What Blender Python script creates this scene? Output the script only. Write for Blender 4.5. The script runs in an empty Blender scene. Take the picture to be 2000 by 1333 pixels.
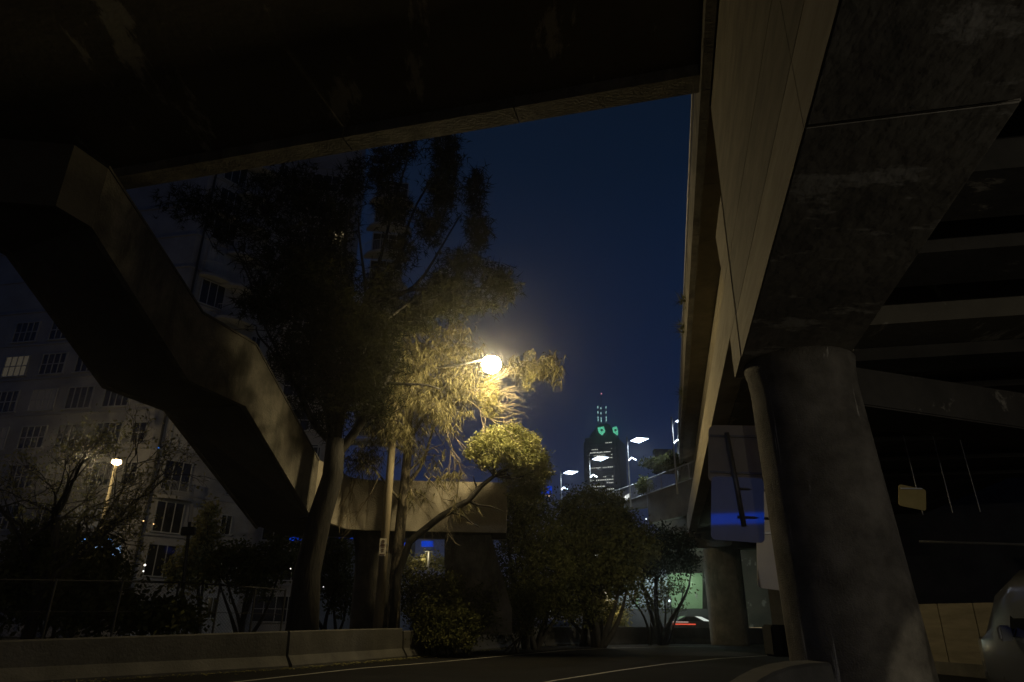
import bpy, bmesh, math, random
import numpy as np
from mathutils import Vector, Matrix
R = math.radians
sc = bpy.context.scene
col = sc.collection

# ------------------------------------------------------------------ camera, sky, exposure
F = 1333.3; PITCH = R(22.18); ROLL = R(0.7); CAM = np.array([0, 0, 1.4])
cd = bpy.data.cameras.new("camera"); cam = bpy.data.objects.new("camera", cd); col.objects.link(cam)
cd.lens = 24.0; cd.sensor_width = 36.0; cd.clip_end = 6000; cd.clip_start = 0.05
cam.matrix_world = Matrix.Translation(Vector(CAM)) @ (Matrix.Rotation(R(90) + PITCH, 4, 'X') @ Matrix.Rotation(ROLL, 4, 'Z'))
sc.camera = cam
sc.render.resolution_x = 1024; sc.render.resolution_y = 682
sc.view_settings.view_transform = 'Standard'; sc.view_settings.look = 'None'
sc.view_settings.exposure = 0.0; sc.view_settings.gamma = 1.0
sc.cycles.use_denoising = True
sc.cycles.sample_clamp_indirect = 3.0
sc.cycles.max_bounces = 6; sc.cycles.transparent_max_bounces = 8

w = bpy.data.worlds.new("World"); sc.world = w; w.use_nodes = True
nt = w.node_tree; nt.nodes.clear()
wo = nt.nodes.new('ShaderNodeOutputWorld'); bg = nt.nodes.new('ShaderNodeBackground')
tc = nt.nodes.new('ShaderNodeTexCoord'); sx = nt.nodes.new('ShaderNodeSeparateXYZ'); rp = nt.nodes.new('ShaderNodeValToRGB')
nt.links.new(tc.outputs['Generated'], sx.inputs[0]); nt.links.new(sx.outputs['Z'], rp.inputs[0])
nt.links.new(rp.outputs[0], bg.inputs[0]); nt.links.new(bg.outputs[0], wo.inputs[0])
el = rp.color_ramp.elements
el[0].position = 0.0; el[0].color = (0.034, 0.034, 0.040, 1)
el[1].position = 0.82; el[1].color = (0.0030, 0.0065, 0.0130, 1)
for p, c in ((0.16, (0.0120, 0.0220, 0.0660, 1)), (0.25, (0.0086, 0.0180, 0.0600, 1)), (0.40, (0.0052, 0.0130, 0.0400, 1)), (0.58, (0.0032, 0.0090, 0.0240, 1))):
    e = el.new(p); e.color = c
bg.inputs[1].default_value = 1.0

# ------------------------------------------------------------------ pixel to world helpers
def ray(px, py):
    x = (px - 1000) / F; y = -(py - 666.5) / F
    c, s = math.cos(ROLL), math.sin(ROLL)
    x2 = c * x - s * y; y2 = s * x + c * y
    return np.array([x2, math.cos(PITCH) - y2 * math.sin(PITCH), math.sin(PITCH) + y2 * math.cos(PITCH)])
def Z(px, py, z): d = ray(px, py); return CAM + d * ((z - CAM[2]) / d[2])
def Y(px, py, D): d = ray(px, py); return CAM + d * (D / d[1])
def depth(p):
    v = np.array(p, float) - CAM
    return v[1] * math.cos(PITCH) + v[2] * math.sin(PITCH)
U = np.array([0.21354104, 0.97693409, 0]); N = np.array([0.97693409, -0.21354104, 0]); K = np.array([0, 0, 1.0])
def S(s, lat, z): return U * s + N * lat + K * z

# ------------------------------------------------------------------ object helpers
def tag(o, label=None, cat=None, group=None, kind=None):
    if label: o['label'] = label
    if cat: o['category'] = cat
    if group: o['group'] = group
    if kind: o['kind'] = kind
    return o
def empty(name, loc=(0, 0, 0), label=None, cat=None, group=None):
    o = bpy.data.objects.new(name, None); col.objects.link(o); o.location = loc
    return tag(o, label, cat, group)
class MB:
    def __init__(s): s.v = []; s.f = []
    def add(s, v, f):
        b = len(s.v); s.v += [tuple(map(float, p)) for p in v]; s.f += [tuple(i + b for i in q) for q in f]; return s
    def box(s, c, size, ax=None, ay=None, az=None):
        c = np.array(c, float); ax = np.array(ax if ax is not None else (1, 0, 0), float); ay = np.array(ay if ay is not None else (0, 1, 0), float); az = np.array(az if az is not None else (0, 0, 1), float)
        h = np.array(size) / 2
        v = [c + ax * h[0] * i + ay * h[1] * j + az * h[2] * k for k in (-1, 1) for j in (-1, 1) for i in (-1, 1)]
        return s.add(v, [(0, 2, 3, 1), (4, 5, 7, 6), (0, 1, 5, 4), (2, 6, 7, 3), (0, 4, 6, 2), (1, 3, 7, 5)])
    def hexa(s, b, t):
        return s.add(list(b) + list(t), [(3, 2, 1, 0), (4, 5, 6, 7), (0, 1, 5, 4), (1, 2, 6, 5), (2, 3, 7, 6), (3, 0, 4, 7)])
    def tube(s, pts, rad, n=8, cap=True):
        pts = [np.array(p, float) for p in pts]
        if not hasattr(rad, '__len__'): rad = [rad] * len(pts)
        rings = []; a = None
        for i, p in enumerate(pts):
            t = pts[min(i + 1, len(pts) - 1)] - pts[max(i - 1, 0)]; t /= (np.linalg.norm(t) + 1e-9)
            if a is None:
                a = np.cross(t, (0, 0, 1) if abs(t[2]) < .9 else (1, 0, 0))
            a = a - t * (a @ t); a /= np.linalg.norm(a) + 1e-9
            b = np.cross(t, a)
            rings += [p + (a * math.cos(2 * math.pi * k / n) + b * math.sin(2 * math.pi * k / n)) * rad[i] for k in range(n)]
        f = []
        for i in range(len(pts) - 1):
            for k in range(n):
                f.append((i * n + k, i * n + (k + 1) % n, (i + 1) * n + (k + 1) % n, (i + 1) * n + k))
        if cap: f.append(tuple(range(n))[::-1]); f.append(tuple((len(pts) - 1) * n + k for k in range(n)))
        return s.add(rings, f)
    def loft(s, secs, closed=True, caps=True):
        n = len(secs[0]); v = [p for q in secs for p in q]; f = []
        for i in range(len(secs) - 1):
            for k in range(n if closed else n - 1):
                f.append((i * n + k, i * n + (k + 1) % n, (i + 1) * n + (k + 1) % n, (i + 1) * n + k))
        if caps: f.append(tuple(range(n))[::-1]); f.append(tuple((len(secs) - 1) * n + k for k in range(n)))
        return s.add(v, f)
    def poly(s, pts, off):
        n = len(pts); pts = [np.array(p, float) for p in pts]; off = np.array(off, float)
        return s.add(pts + [p + off for p in pts], [tuple(range(n))[::-1], tuple(range(n, 2 * n))] + [(k, (k + 1) % n, n + (k + 1) % n, n + k) for k in range(n)])
    def build(s, name, mat, parent=None, smooth=False, bevel=0, label=None):
        me = bpy.data.meshes.new(name); 
        off = np.array(parent.location) if parent is not None and parent.type == 'EMPTY' else np.zeros(3)
        me.from_pydata([tuple(np.array(p) - off) for p in s.v], [], s.f); me.materials.append(mat); me.update()
        bm = bmesh.new(); bm.from_mesh(me); bmesh.ops.recalc_face_normals(bm, faces=bm.faces)
        if bevel:
            es = [e for e in bm.edges if len(e.link_faces) == 2 and e.calc_face_angle(0) > 0.5]
            bmesh.ops.bevel(bm, geom=es, offset=bevel, segments=2, affect='EDGES', clamp_overlap=True)
        bm.to_mesh(me); bm.free()
        if smooth: me.polygons.foreach_set('use_smooth', [True] * len(me.polygons))
        o = bpy.data.objects.new(name, me); col.objects.link(o)
        if parent is not None: o.parent = parent
        if label: o['label'] = label
        return o
def raw(name, v, f, mat, parent=None):
    """v (n,3) array, f (m,k) array of equal faces"""
    me = bpy.data.meshes.new(name); off = np.array(parent.location) if parent is not None and parent.type == 'EMPTY' else np.zeros(3)
    v = (v - off).astype(np.float32); k = f.shape[1]
    me.vertices.add(len(v)); me.vertices.foreach_set('co', v.ravel())
    me.loops.add(f.size); me.loops.foreach_set('vertex_index', f.ravel().astype(np.int32))
    me.polygons.add(len(f)); me.polygons.foreach_set('loop_start', np.arange(0, f.size, k, dtype=np.int32))
    me.materials.append(mat); me.update(); me.validate()
    o = bpy.data.objects.new(name, me); col.objects.link(o)
    if parent is not None: o.parent = parent
    return o
def copy_tree(o, parent=None):
    c = o.copy(); col.objects.link(c); c.parent = parent
    for ch in list(o.children): copy_tree(ch, c)
    return c

# ------------------------------------------------------------------ materials
def mat(name, c1, c2=None, rough=.85, scale=1.0, bump=0.0, bscale=None, metal=0, detail=6, stretch=(1, 1, 1), stain=None, coat=0, spec=.5, lo=.35, hi=.65):
    m = bpy.data.materials.new(name); m.use_nodes = True; t = m.node_tree; b = t.nodes['Principled BSDF']
    b.inputs['Roughness'].default_value = rough; b.inputs['Metallic'].default_value = metal; b.inputs['Specular IOR Level'].default_value = spec
    if coat: b.inputs['Coat Weight'].default_value = coat
    c2 = c2 or c1
    tcn = t.nodes.new('ShaderNodeTexCoord'); mp = t.nodes.new('ShaderNodeMapping'); mp.inputs['Scale'].default_value = stretch
    t.links.new(tcn.outputs['Object'], mp.inputs[0])
    n = t.nodes.new('ShaderNodeTexNoise'); n.inputs['Scale'].default_value = scale; n.inputs['Detail'].default_value = detail; n.inputs['Roughness'].default_value = .65
    t.links.new(mp.outputs[0], n.inputs['Vector'])
    r = t.nodes.new('ShaderNodeValToRGB'); r.color_ramp.elements[0].position = lo; r.color_ramp.elements[1].position = hi
    r.color_ramp.elements[0].color = (*c1, 1); r.color_ramp.elements[1].color = (*c2, 1)
    t.links.new(n.outputs[0], r.inputs[0]); out = r.outputs[0]
    if stain:
        n2 = t.nodes.new('ShaderNodeTexNoise'); n2.inputs['Scale'].default_value = stain[1]; n2.inputs['Detail'].default_value = 8; n2.inputs['Roughness'].default_value = .7
        m2 = t.nodes.new('ShaderNodeMapping'); m2.inputs['Scale'].default_value = stain[2]; m2.inputs['Location'].default_value = (3.3, 1.7, .4)
        t.links.new(tcn.outputs['Object'], m2.inputs[0]); t.links.new(m2.outputs[0], n2.inputs['Vector'])
        r2 = t.nodes.new('ShaderNodeValToRGB'); r2.color_ramp.elements[0].position = stain[3]; r2.color_ramp.elements[1].position = stain[4]
        r2.color_ramp.elements[0].color = (0, 0, 0, 1); r2.color_ramp.elements[1].color = (1, 1, 1, 1)
        t.links.new(n2.outputs[0], r2.inputs[0])
        mx = t.nodes.new('ShaderNodeMix'); mx.data_type = 'RGBA'
        t.links.new(r2.outputs[0], mx.inputs['Factor']); t.links.new(out, mx.inputs['A']); mx.inputs['B'].default_value = (*stain[0], 1)
        out = mx.outputs['Result']
    t.links.new(out, b.inputs['Base Color'])
    if bump:
        n3 = t.nodes.new('ShaderNodeTexNoise'); n3.inputs['Scale'].default_value = bscale or scale * 8; n3.inputs['Detail'].default_value = 5
        t.links.new(mp.outputs[0], n3.inputs['Vector'])
        bp = t.nodes.new('ShaderNodeBump'); bp.inputs['Strength'].default_value = bump; bp.inputs['Distance'].default_value = .03
        t.links.new(n3.outputs[0], bp.inputs['Height']); t.links.new(bp.outputs[0], b.inputs['Normal'])
    return m
def emit(name, c, s):
    m = bpy.data.materials.new(name); m.use_nodes = True; t = m.node_tree; b = t.nodes['Principled BSDF']
    b.inputs['Base Color'].default_value = (.02, .02, .02, 1)
    b.inputs['Emission Color'].default_value = (*c, 1); b.inputs['Emission Strength'].default_value = s
    m.cycles.emission_sampling = 'NONE' if s < 20 else 'AUTO'
    return m
def leaf(name, c1, c2, tr=.25, ns=1.3):
    m = bpy.data.materials.new(name); m.use_nodes = True; t = m.node_tree; t.nodes.remove(t.nodes['Principled BSDF'])
    o = t.nodes['Material Output']; d = t.nodes.new('ShaderNodeBsdfDiffuse'); l = t.nodes.new('ShaderNodeBsdfTranslucent'); mx = t.nodes.new('ShaderNodeMixShader'); mx.inputs[0].default_value = tr
    tcn = t.nodes.new('ShaderNodeTexCoord'); n = t.nodes.new('ShaderNodeTexNoise'); n.inputs['Scale'].default_value = ns; n.inputs['Detail'].default_value = 5
    r = t.nodes.new('ShaderNodeValToRGB'); r.color_ramp.elements[0].position = .35; r.color_ramp.elements[1].position = .65
    r.color_ramp.elements[0].color = (*c1, 1); r.color_ramp.elements[1].color = (*c2, 1)
    t.links.new(tcn.outputs['Object'], n.inputs[0]); t.links.new(n.outputs[0], r.inputs[0])
    t.links.new(r.outputs[0], d.inputs[0]); t.links.new(r.outputs[0], l.inputs[0])
    t.links.new(d.outputs[0], mx.inputs[1]); t.links.new(l.outputs[0], mx.inputs[2]); t.links.new(mx.outputs[0], o.inputs[0])
    return m
M = {}
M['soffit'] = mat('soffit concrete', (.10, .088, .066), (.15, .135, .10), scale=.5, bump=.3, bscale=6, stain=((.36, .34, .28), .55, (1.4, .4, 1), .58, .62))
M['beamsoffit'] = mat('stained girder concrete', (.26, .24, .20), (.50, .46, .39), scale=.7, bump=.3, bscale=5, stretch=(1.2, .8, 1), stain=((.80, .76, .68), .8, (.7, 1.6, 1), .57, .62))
M['web'] = mat('boarded concrete', (.16, .14, .095), (.25, .22, .155), scale=2.0, bump=.25, bscale=10, stretch=(.35, .35, 2), stain=((.13, .11, .08), .9, (.5, .5, 2.5), .52, .72))
M['pale_web'] = mat('pale boarded concrete', (.29, .255, .175), (.39, .345, .25), scale=2.0, bump=.25, bscale=10, stretch=(.3, .3, 3), stain=((.22, .19, .13), 1.3, (.5, .5, 2.5), .52, .72))
M['beam_dark'] = mat('darkened beam concrete', (.03, .027, .022), (.06, .054, .045), scale=.8, bump=.3, bscale=6, stain=((.26, .24, .2), 1.2, (.8, 1.5, 1), .62, .68))  # beam colour lowered to dim beams that the added lamp overlights
M['column'] = mat('rough column concrete', (.075, .066, .052), (.19, .17, .138), scale=1.6, bump=.7, bscale=42, stain=((.55, .52, .45), 1.0, (3, 3, .14), .61, .65))
M['stair'] = mat('stair concrete', (.095, .088, .068), (.20, .182, .142), scale=1.3, bump=.7, bscale=16, stain=((.06, .055, .04), .9, (1, 1, .3), .47, .62))
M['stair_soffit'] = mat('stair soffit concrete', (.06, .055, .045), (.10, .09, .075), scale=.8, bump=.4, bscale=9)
M['barrier'] = mat('barrier concrete', (.06, .057, .047), (.12, .112, .094), scale=.9, bump=.4, bscale=14, stain=((.08, .075, .06), 1.1, (1.4, 1.4, .5), .5, .68))
M['asphalt'] = mat('asphalt', (.010, .0095, .0085), (.018, .017, .015), spec=.12, rough=.95, scale=.5, bump=.4, bscale=30, stain=((.010, .0095, .009), .15, (1, 3, 1), .5, .62))
M['line'] = mat('worn line paint', (.45, .43, .36), (.16, .15, .13), rough=.6, scale=5, lo=.45, hi=.72)
M['bark_lit'] = mat('lamplit bark', (.05, .042, .03), (.28, .24, .16), scale=7, bump=1.0, bscale=12, stretch=(1, 1, .3), lo=.45, hi=.6)  # paler copy of the bark; lamplight on this trunk is put into its colour
M['walkway'] = mat('walkway wall concrete', (.38, .34, .26), (.50, .455, .36), scale=1.5, bump=.8, bscale=20, stain=((.28, .25, .19), .6, (1, 1, .4), .5, .7))
M['soil'] = mat('verge soil', (.035, .03, .02), (.06, .055, .03), scale=2, bump=.5)
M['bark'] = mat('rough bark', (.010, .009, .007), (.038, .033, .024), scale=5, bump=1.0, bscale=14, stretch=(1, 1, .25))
M['pale_bark'] = mat('pale twig bark', (.22, .18, .12), (.42, .36, .24), scale=6, bump=.4)
M['render'] = mat('pale wall render', (.25, .24, .23), (.35, .34, .33), scale=.4, bump=.1, stain=((.19, .18, .17), .3, (1, 1, .3), .55, .8))
M['render_shade'] = mat('grey wall render', (.24, .24, .25), (.31, .31, .32), scale=.4, bump=.1)
M['frame'] = mat('white window frame', (.30, .30, .29), (.38, .38, .37), rough=.5)
M['glass'] = mat('dark window glass', (.012, .013, .016), (.02, .022, .028), rough=.06, scale=.7)
M['curtain'] = mat('pale curtain', (.35, .34, .3), (.5, .48, .44), scale=3, stretch=(4, 4, .3))
M['metal'] = mat('galvanised metal', (.28, .28, .28), (.38, .38, .37), rough=.45, metal=.6, scale=3)
M['dark_metal'] = mat('dark metal', (.02, .02, .02), (.035, .035, .033), rough=.5, metal=.3, scale=3)
M['timber'] = mat('pole timber', (.26, .22, .14), (.38, .32, .21), scale=4, bump=.4, stretch=(1, 1, .12))
M['sign_back'] = mat('sign back aluminium', (.66, .61, .55), (.74, .69, .62), rough=.5, metal=.0, scale=2)
M['sign_back_gloss'] = mat('glossy sign back', (.72, .68, .68), (.78, .74, .74), rough=.035, metal=.25, scale=2, spec=.8)
M['sign_face'] = mat('sign face', (.75, .68, .52), (.82, .76, .6), rough=.5, scale=8)
M['sign_ink'] = mat('sign ink', (.12, .07, .04), (.18, .10, .05), rough=.5)
M['van'] = mat('dark van paint', (.07, .073, .083), (.085, .088, .10), rough=.32, metal=.0, coat=1)
M['rubber'] = mat('black rubber', (.012, .012, .012), (.02, .02, .02), rough=.8, bump=.2)
M['towerwall'] = mat('tower stone', (.05, .05, .055), (.08, .08, .085), scale=.05)
M['far_green'] = mat('green painted wall', (.22, .33, .20), (.28, .40, .25), scale=.6, bump=.3)
M['far_grey'] = mat('grey painted wall', (.26, .30, .31), (.33, .37, .38), scale=.6)
M['redpaint'] = mat('red painted panel', (.20, .03, .03), (.28, .05, .05), scale=3)
M['brick'] = mat('brick wall', (.22, .12, .07), (.32, .18, .11), scale=9, bump=.6)
L_dark = leaf('she-oak needles', (.020, .024, .010), (.045, .045, .020))
L_mid = leaf('hanging needles', (.05, .05, .02), (.40, .36, .19), .35, 5)
L_lit = leaf('paperbark leaves', (.20, .22, .07), (.52, .50, .22), .3, 3)
L_bush = leaf('bush leaves', (.05, .06, .02), (.15, .15, .06), .25, 2)
L_pale = leaf('pale leaves', (.22, .21, .08), (.42, .38, .17), .3)

# ------------------------------------------------------------------ the setting
g = MB().add([(-1500, -300, -.12), (1500, -300, -.12), (1500, 2500, -.12), (-1500, 2500, -.12)], [(0, 1, 2, 3)]).build('ground', M['soil']); tag(g, kind='structure')
BP = [(-24, -6), (-16.5, 5), (-10.9, 15.3), (-6.5, 22.3), (-4.1, 28.4), (-1.6, 36.0), (1.9, 43.2), (7.5, 48.2), (14.3, 51.5), (24, 53.5), (36, 54)]
def road_pts(off):
    out = []
    for i, p in enumerate(BP):
        a = np.array(BP[max(i - 1, 0)]); b = np.array(BP[min(i + 1, len(BP) - 1)]); t = (b - a) / np.linalg.norm(b - a)
        out.append(np.array(p) + np.array([t[1], -t[0]]) * off)
    return out
def strip(o1, o2, z, name, m, z0=None):
    a, b = road_pts(o1), road_pts(o2); mb = MB()
    for i in range(len(a) - 1):
        mb.add([(*a[i], z), (*b[i], z), (*b[i + 1], z), (*a[i + 1], z)], [(0, 1, 2, 3)])
    o = mb.build(name, m); tag(o, kind='structure'); return o
rd = MB().add([(-24, -30, 0), (60, -30, 0), (60, 54.2, 0), (24, 53.6, 0), (14.3, 51.6, 0), (7.5, 48.3, 0), (1.9, 43.3, 0), (-1.6, 36.1, 0), (-4.1, 28.5, 0), (-6.5, 22.4, 0), (-10.9, 15.4, 0), (-16.5, 5.1, 0), (-24, -5.9, 0)], [tuple(range(13))]).build('road', M['asphalt']); tag(rd, kind='structure')
def curve_line(pts, wd, name):
    mb = MB()
    P = [np.array(Z(x, y, .004))[:2] for x, y in pts]
    for i in range(len(P) - 1):
        t = (P[i + 1] - P[i]) / np.linalg.norm(P[i + 1] - P[i]); n = np.array([-t[1], t[0]]) * wd / 2
        mb.add([(*(P[i] - n), .004), (*(P[i + 1] - n), .004), (*(P[i + 1] + n), .004), (*(P[i] + n), .004)], [(0, 1, 2, 3)])
    o = mb.build(name, M['line']); tag(o, kind='structure')
curve_line([(300, 1350), (500, 1328), (700, 1306), (850, 1294), (1000, 1280), (1100, 1271), (1200, 1266), (1330, 1263), (1500, 1262)], .13, 'road_edge_line')
curve_line([(1000, 1346), (1085, 1329), (1200, 1311), (1300, 1297), (1400, 1287), (1510, 1280)], .11, 'road_lane_line')


# litter line of leaves at the barrier foot
rng = np.random.default_rng(5); random.seed(5)

# ------------------------------------------------------------------ road barriers
def barrier(name, pts, hts, label, group='concrete barriers along the far side of the road', mt=None):
    secs = []
    P = [np.array(p, float) for p in pts]
    for i, p in enumerate(P):
        t = P[min(i + 1, len(P) - 1)] - P[max(i - 1, 0)]; t /= np.linalg.norm(t); n = np.array([t[1], -t[0]])
        h = hts[i]
        prof = [(.30, 0), (.30, .08), (.12, .34), (.09, h - .03), (.06, h), (-.16, h), (-.19, h - .03), (-.20, 0)]
        secs.append([(p[0] + n[0] * a, p[1] + n[1] * a, b) for a, b in prof])
    o = MB().loft(secs).build(name, mt or M['barrier']); tag(o, label, 'barrier', group); return o
def seg(a, b, k): return [tuple(np.array(a) + (np.array(b) - np.array(a)) * i / k) for i in range(k + 1)]
g1 = ((-6.62, 22.1))
barrier('concrete_barrier', [(-24, -6), (-16.5, 5), (-10.9, 15.3), (-6.62, 22.1)], [.75, .8, .86, 1.0], 'long stained concrete barrier below the wire fence at the left')
barrier('concrete_barrier', [(-6.58, 22.18), (-5.3, 25.4), (-4.12, 28.3)], [1.0, 1.03, 1.04], 'short concrete barrier section in front of the thick dark trunk and the lamp post')
barrier('concrete_barrier', [(-4.08, 28.45), (-1.6, 36.0), (1.85, 43.1)], [.94, 1.0, 1.02], 'concrete barrier under the overhanging shrubs right of the sign post')
barrier('concrete_barrier', [(1.95, 43.25), (7.5, 48.2), (10.9, 50.0)], [1.02, 1.04, 1.04], 'far concrete barrier section below the small trees and green wall')
barrier('concrete_barrier', [(11.0, 50.06), (14.3, 51.5), (24, 53.5), (36, 54)], [1.04, 1.05, 1.05, 1.05], 'far concrete barrier section in front of the far viaduct pier')
# near barrier nose at the big column
pts = [Z(1395, 1380, 0), Z(1440, 1362, 0), Z(1540, 1338, 0), Z(1600, 1333, 0)]
def nose():
    mb = MB(); secs = []
    A = Y(1452, 1338, 7.6); B = Y(1608, 1277, 8.6)
    for i, t in enumerate([0, .2, .4, .6, .8, 1.0]):
        x = A[0] + (B[0] - A[0]) * t; y = A[1] + (B[1] - A[1]) * t + .25 * math.sin(t * math.pi)
        h = .80 + .19 * math.sin(t * math.pi / 2)
        wd = .10 + .10 * t
        n = np.array([.25, -.97])
        prof = [(.42, 0), (.40, .1), (wd, .42), (.11, h - .03), (.07, h), (-.33, h), (-.36, h - .03), (-.45, 0)]
        secs.append([(x + n[0] * a, y + n[1] * a, b) for a, b in prof])
    return mb.loft(secs).build('concrete_barrier', M['barrier'])
nb = nose(); tag(nb, 'near concrete barrier with streaked face and sloping nose at the foot of the big column', 'barrier')
# leaf litter
mb_v = []; mb_f = []
for i in range(900):
    k = rng.uniform(2.0, 6.0); a = int(k); t = k - a
    off = .38 + abs(rng.normal(0, .25))
    A = road_pts(off)
    p = A[a] * (1 - t) + A[a + 1] * t
    s_ = rng.uniform(.02, .07); an = rng.uniform(0, 6.28); c, s2 = math.cos(an) * s_, math.sin(an) * s_
    z0 = .012 + rng.uniform(0, .03)
    b = len(mb_v); mb_v += [(p[0] - c, p[1] - s2, z0), (p[0] + s2 * .5, p[1] - c * .5, z0 + rng.uniform(0, .03)), (p[0] + c, p[1] + s2, z0), (p[0] - s2 * .5, p[1] + c * .5, z0 + .01)]
    mb_f.append((b, b + 1, b + 2, b + 3))
o = raw('leaf_litter', np.array(mb_v), np.array(mb_f), L_pale); tag(o, 'dry leaf litter along the foot of the far barrier', 'leaf litter', kind='stuff')

# ------------------------------------------------------------------ overhead deck (top left)
SZ = 12.5; LZ = 12.2
e0 = Z(1385, 178, LZ); e1 = Z(240, 372, LZ); ed = (e1 - e0); ed[2] = 0; edl = ed / np.linalg.norm(ed)
back = np.array([edl[1], -edl[0], 0]); back = back if back[1] < 0 else -back
deck = empty('overpass_deck', (0, 0, 0), 'dark stained concrete deck passing overhead across the top of the view', 'overpass')
A = e0 - edl * .0; B = e0 + edl * 60
A[2] = B[2] = 0
def at(p, b, z): return p + back * b + K * z
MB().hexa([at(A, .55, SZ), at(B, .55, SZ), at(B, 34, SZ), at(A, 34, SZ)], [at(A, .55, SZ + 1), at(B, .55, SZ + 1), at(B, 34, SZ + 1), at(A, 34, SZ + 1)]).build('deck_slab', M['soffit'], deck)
mb = MB()
for i in range(14):
    a = A + edl * (i * 4.3 + (.012 if i else 0)); b = A + edl * (i * 4.3 + 4.288)
    mb.hexa([at(a, 0, LZ), at(b, 0, LZ), at(b, .545, LZ), at(a, .545, LZ)], [at(a, 0, SZ + 1.9), at(b, 0, SZ + 1.9), at(b, .545, SZ + 1.9), at(a, .545, SZ + 1.9)])
mb.build('edge_beam', M['stair'], deck)
# ------------------------------------------------------------------ viaduct on the right
via = empty('viaduct', (0, 0, 0), 'tall concrete viaduct with boarded side walls running away from the camera at the right', 'viaduct')
LT = 1.66
# near side wall in panels with open joints (bands along, joints upright)
bands = [(6.0, 6.88), (6.90, 8.11), (8.13, 14.4)]
ups = [(-14, -2.0), (-1.98, 6.02), (6.04, 12.58)]
for bi, (z0, z1) in enumerate(bands):
    mb = MB()
    for a, b in ups:
        mb.hexa([S(a, LT, z0), S(b, LT, z0), S(b, LT + .3, z0), S(a, LT + .3, z0)], [S(a, LT, z1), S(b, LT, z1), S(b, LT + .3, z1), S(a, LT + .3, z1)])
    mb.build('side_wall', M['pale_web'] if bi == 0 else M['web'], via, label='pale bottom band of the side wall' if bi == 0 else None)
MB().hexa([S(-14, LT + .06, 6.05), S(12.5, LT + .06, 6.05), S(12.5, LT + .28, 6.05), S(-14, LT + .28, 6.05)], [S(-14, LT + .06, 14.3), S(12.5, LT + .06, 14.3), S(12.5, LT + .28, 14.3), S(-14, LT + .28, 14.3)]).build('wall_core', M['dark_metal'], via)
# end haunch
mb = MB(); 
for z0, z1 in ((6.0, 6.88), (6.90, 8.11), (8.13, 9.6)):
    mb.hexa([S(12.60, LT - .02, z0), S(13.85, LT - .02, z0), S(13.85, 3.62, z0), S(12.60, 3.62, z0)], [S(12.60, LT - .02, z1), S(14.3 if z1 > 9 else 13.85, LT - .02, z1), S(13.85, 3.62, z1), S(12.60, 3.62, z1)])
mb.build('end_block', M['pale_web'], via)
# box girder soffit
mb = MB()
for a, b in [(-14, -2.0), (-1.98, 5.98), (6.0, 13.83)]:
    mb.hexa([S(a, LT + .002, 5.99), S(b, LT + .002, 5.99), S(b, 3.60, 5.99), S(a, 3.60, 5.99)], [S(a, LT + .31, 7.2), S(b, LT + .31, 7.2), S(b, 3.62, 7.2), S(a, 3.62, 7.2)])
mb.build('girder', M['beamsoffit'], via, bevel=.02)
# far girder web
mb = MB()
for a, b in [(13.88, 22), (22.02, 30), (30.02, 38), (38.02, 46), (46.02, 56)]:
    mb.hexa([S(a, LT, 6.98), S(b, LT, 6.98), S(b, LT + .5, 6.98), S(a, LT + .5, 6.98)], [S(a, LT, 8.15), S(b, LT, 8.15), S(b, LT + .5, 8.15), S(a, LT + .5, 8.15)])
mb.build('far_web', M['pale_web'], via)
MB().hexa([S(13.9, LT + .52, 7.0), S(56, LT + .52, 7.0), S(56, 14, 7.0), S(13.9, 14, 7.0)], [S(13.9, LT + .52, 8.0), S(56, LT + .52, 8.0), S(56, 14, 8.0), S(13.9, 14, 8.0)]).build('lower_deck', M['soffit'], via)
# upper deck soffit + parapet fascia
PL = .141 / 1 * (12.0 - 1.4)
mb = MB()
for a in np.arange(12.7, 57, 3.0):
    b = a + 2.985
    mb.hexa([S(a, 1.50, 12.0), S(b, 1.50, 12.0), S(b, 16, 12.0), S(a, 16, 12.0)], [S(a, 1.50, 12.6), S(b, 1.50, 12.6), S(b, 16, 12.6), S(a, 16, 12.6)])
mb.build('upper_deck', M['web'], via)
MB().hexa([S(12.65, 2.4, 8.2), S(57, 2.4, 8.2), S(57, 2.7, 8.2), S(12.65, 2.7, 8.2)], [S(12.65, 2.4, 12), S(57, 2.4, 12), S(57, 2.7, 12), S(12.65, 2.7, 12)]).build('inner_web', M['web'], via)
mb = MB()
for a in np.arange(6.0, 57, 6.0):
    b = a + 5.98
    mb.hexa([S(a, 1.42, 11.85), S(b, 1.42, 11.85), S(b, 1.62, 11.85), S(a, 1.62, 11.85)], [S(a, 1.50, 13.6), S(b, 1.50, 13.6), S(b, 1.70, 13.6), S(a, 1.70, 13.6)])
mb.build('parapet', M['stair'], via)
MB().tube([S(12, 1.47, 13.62), S(56, 1.47, 13.62)], .035, 6).build('coping_pipe', M['metal'], via)
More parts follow.
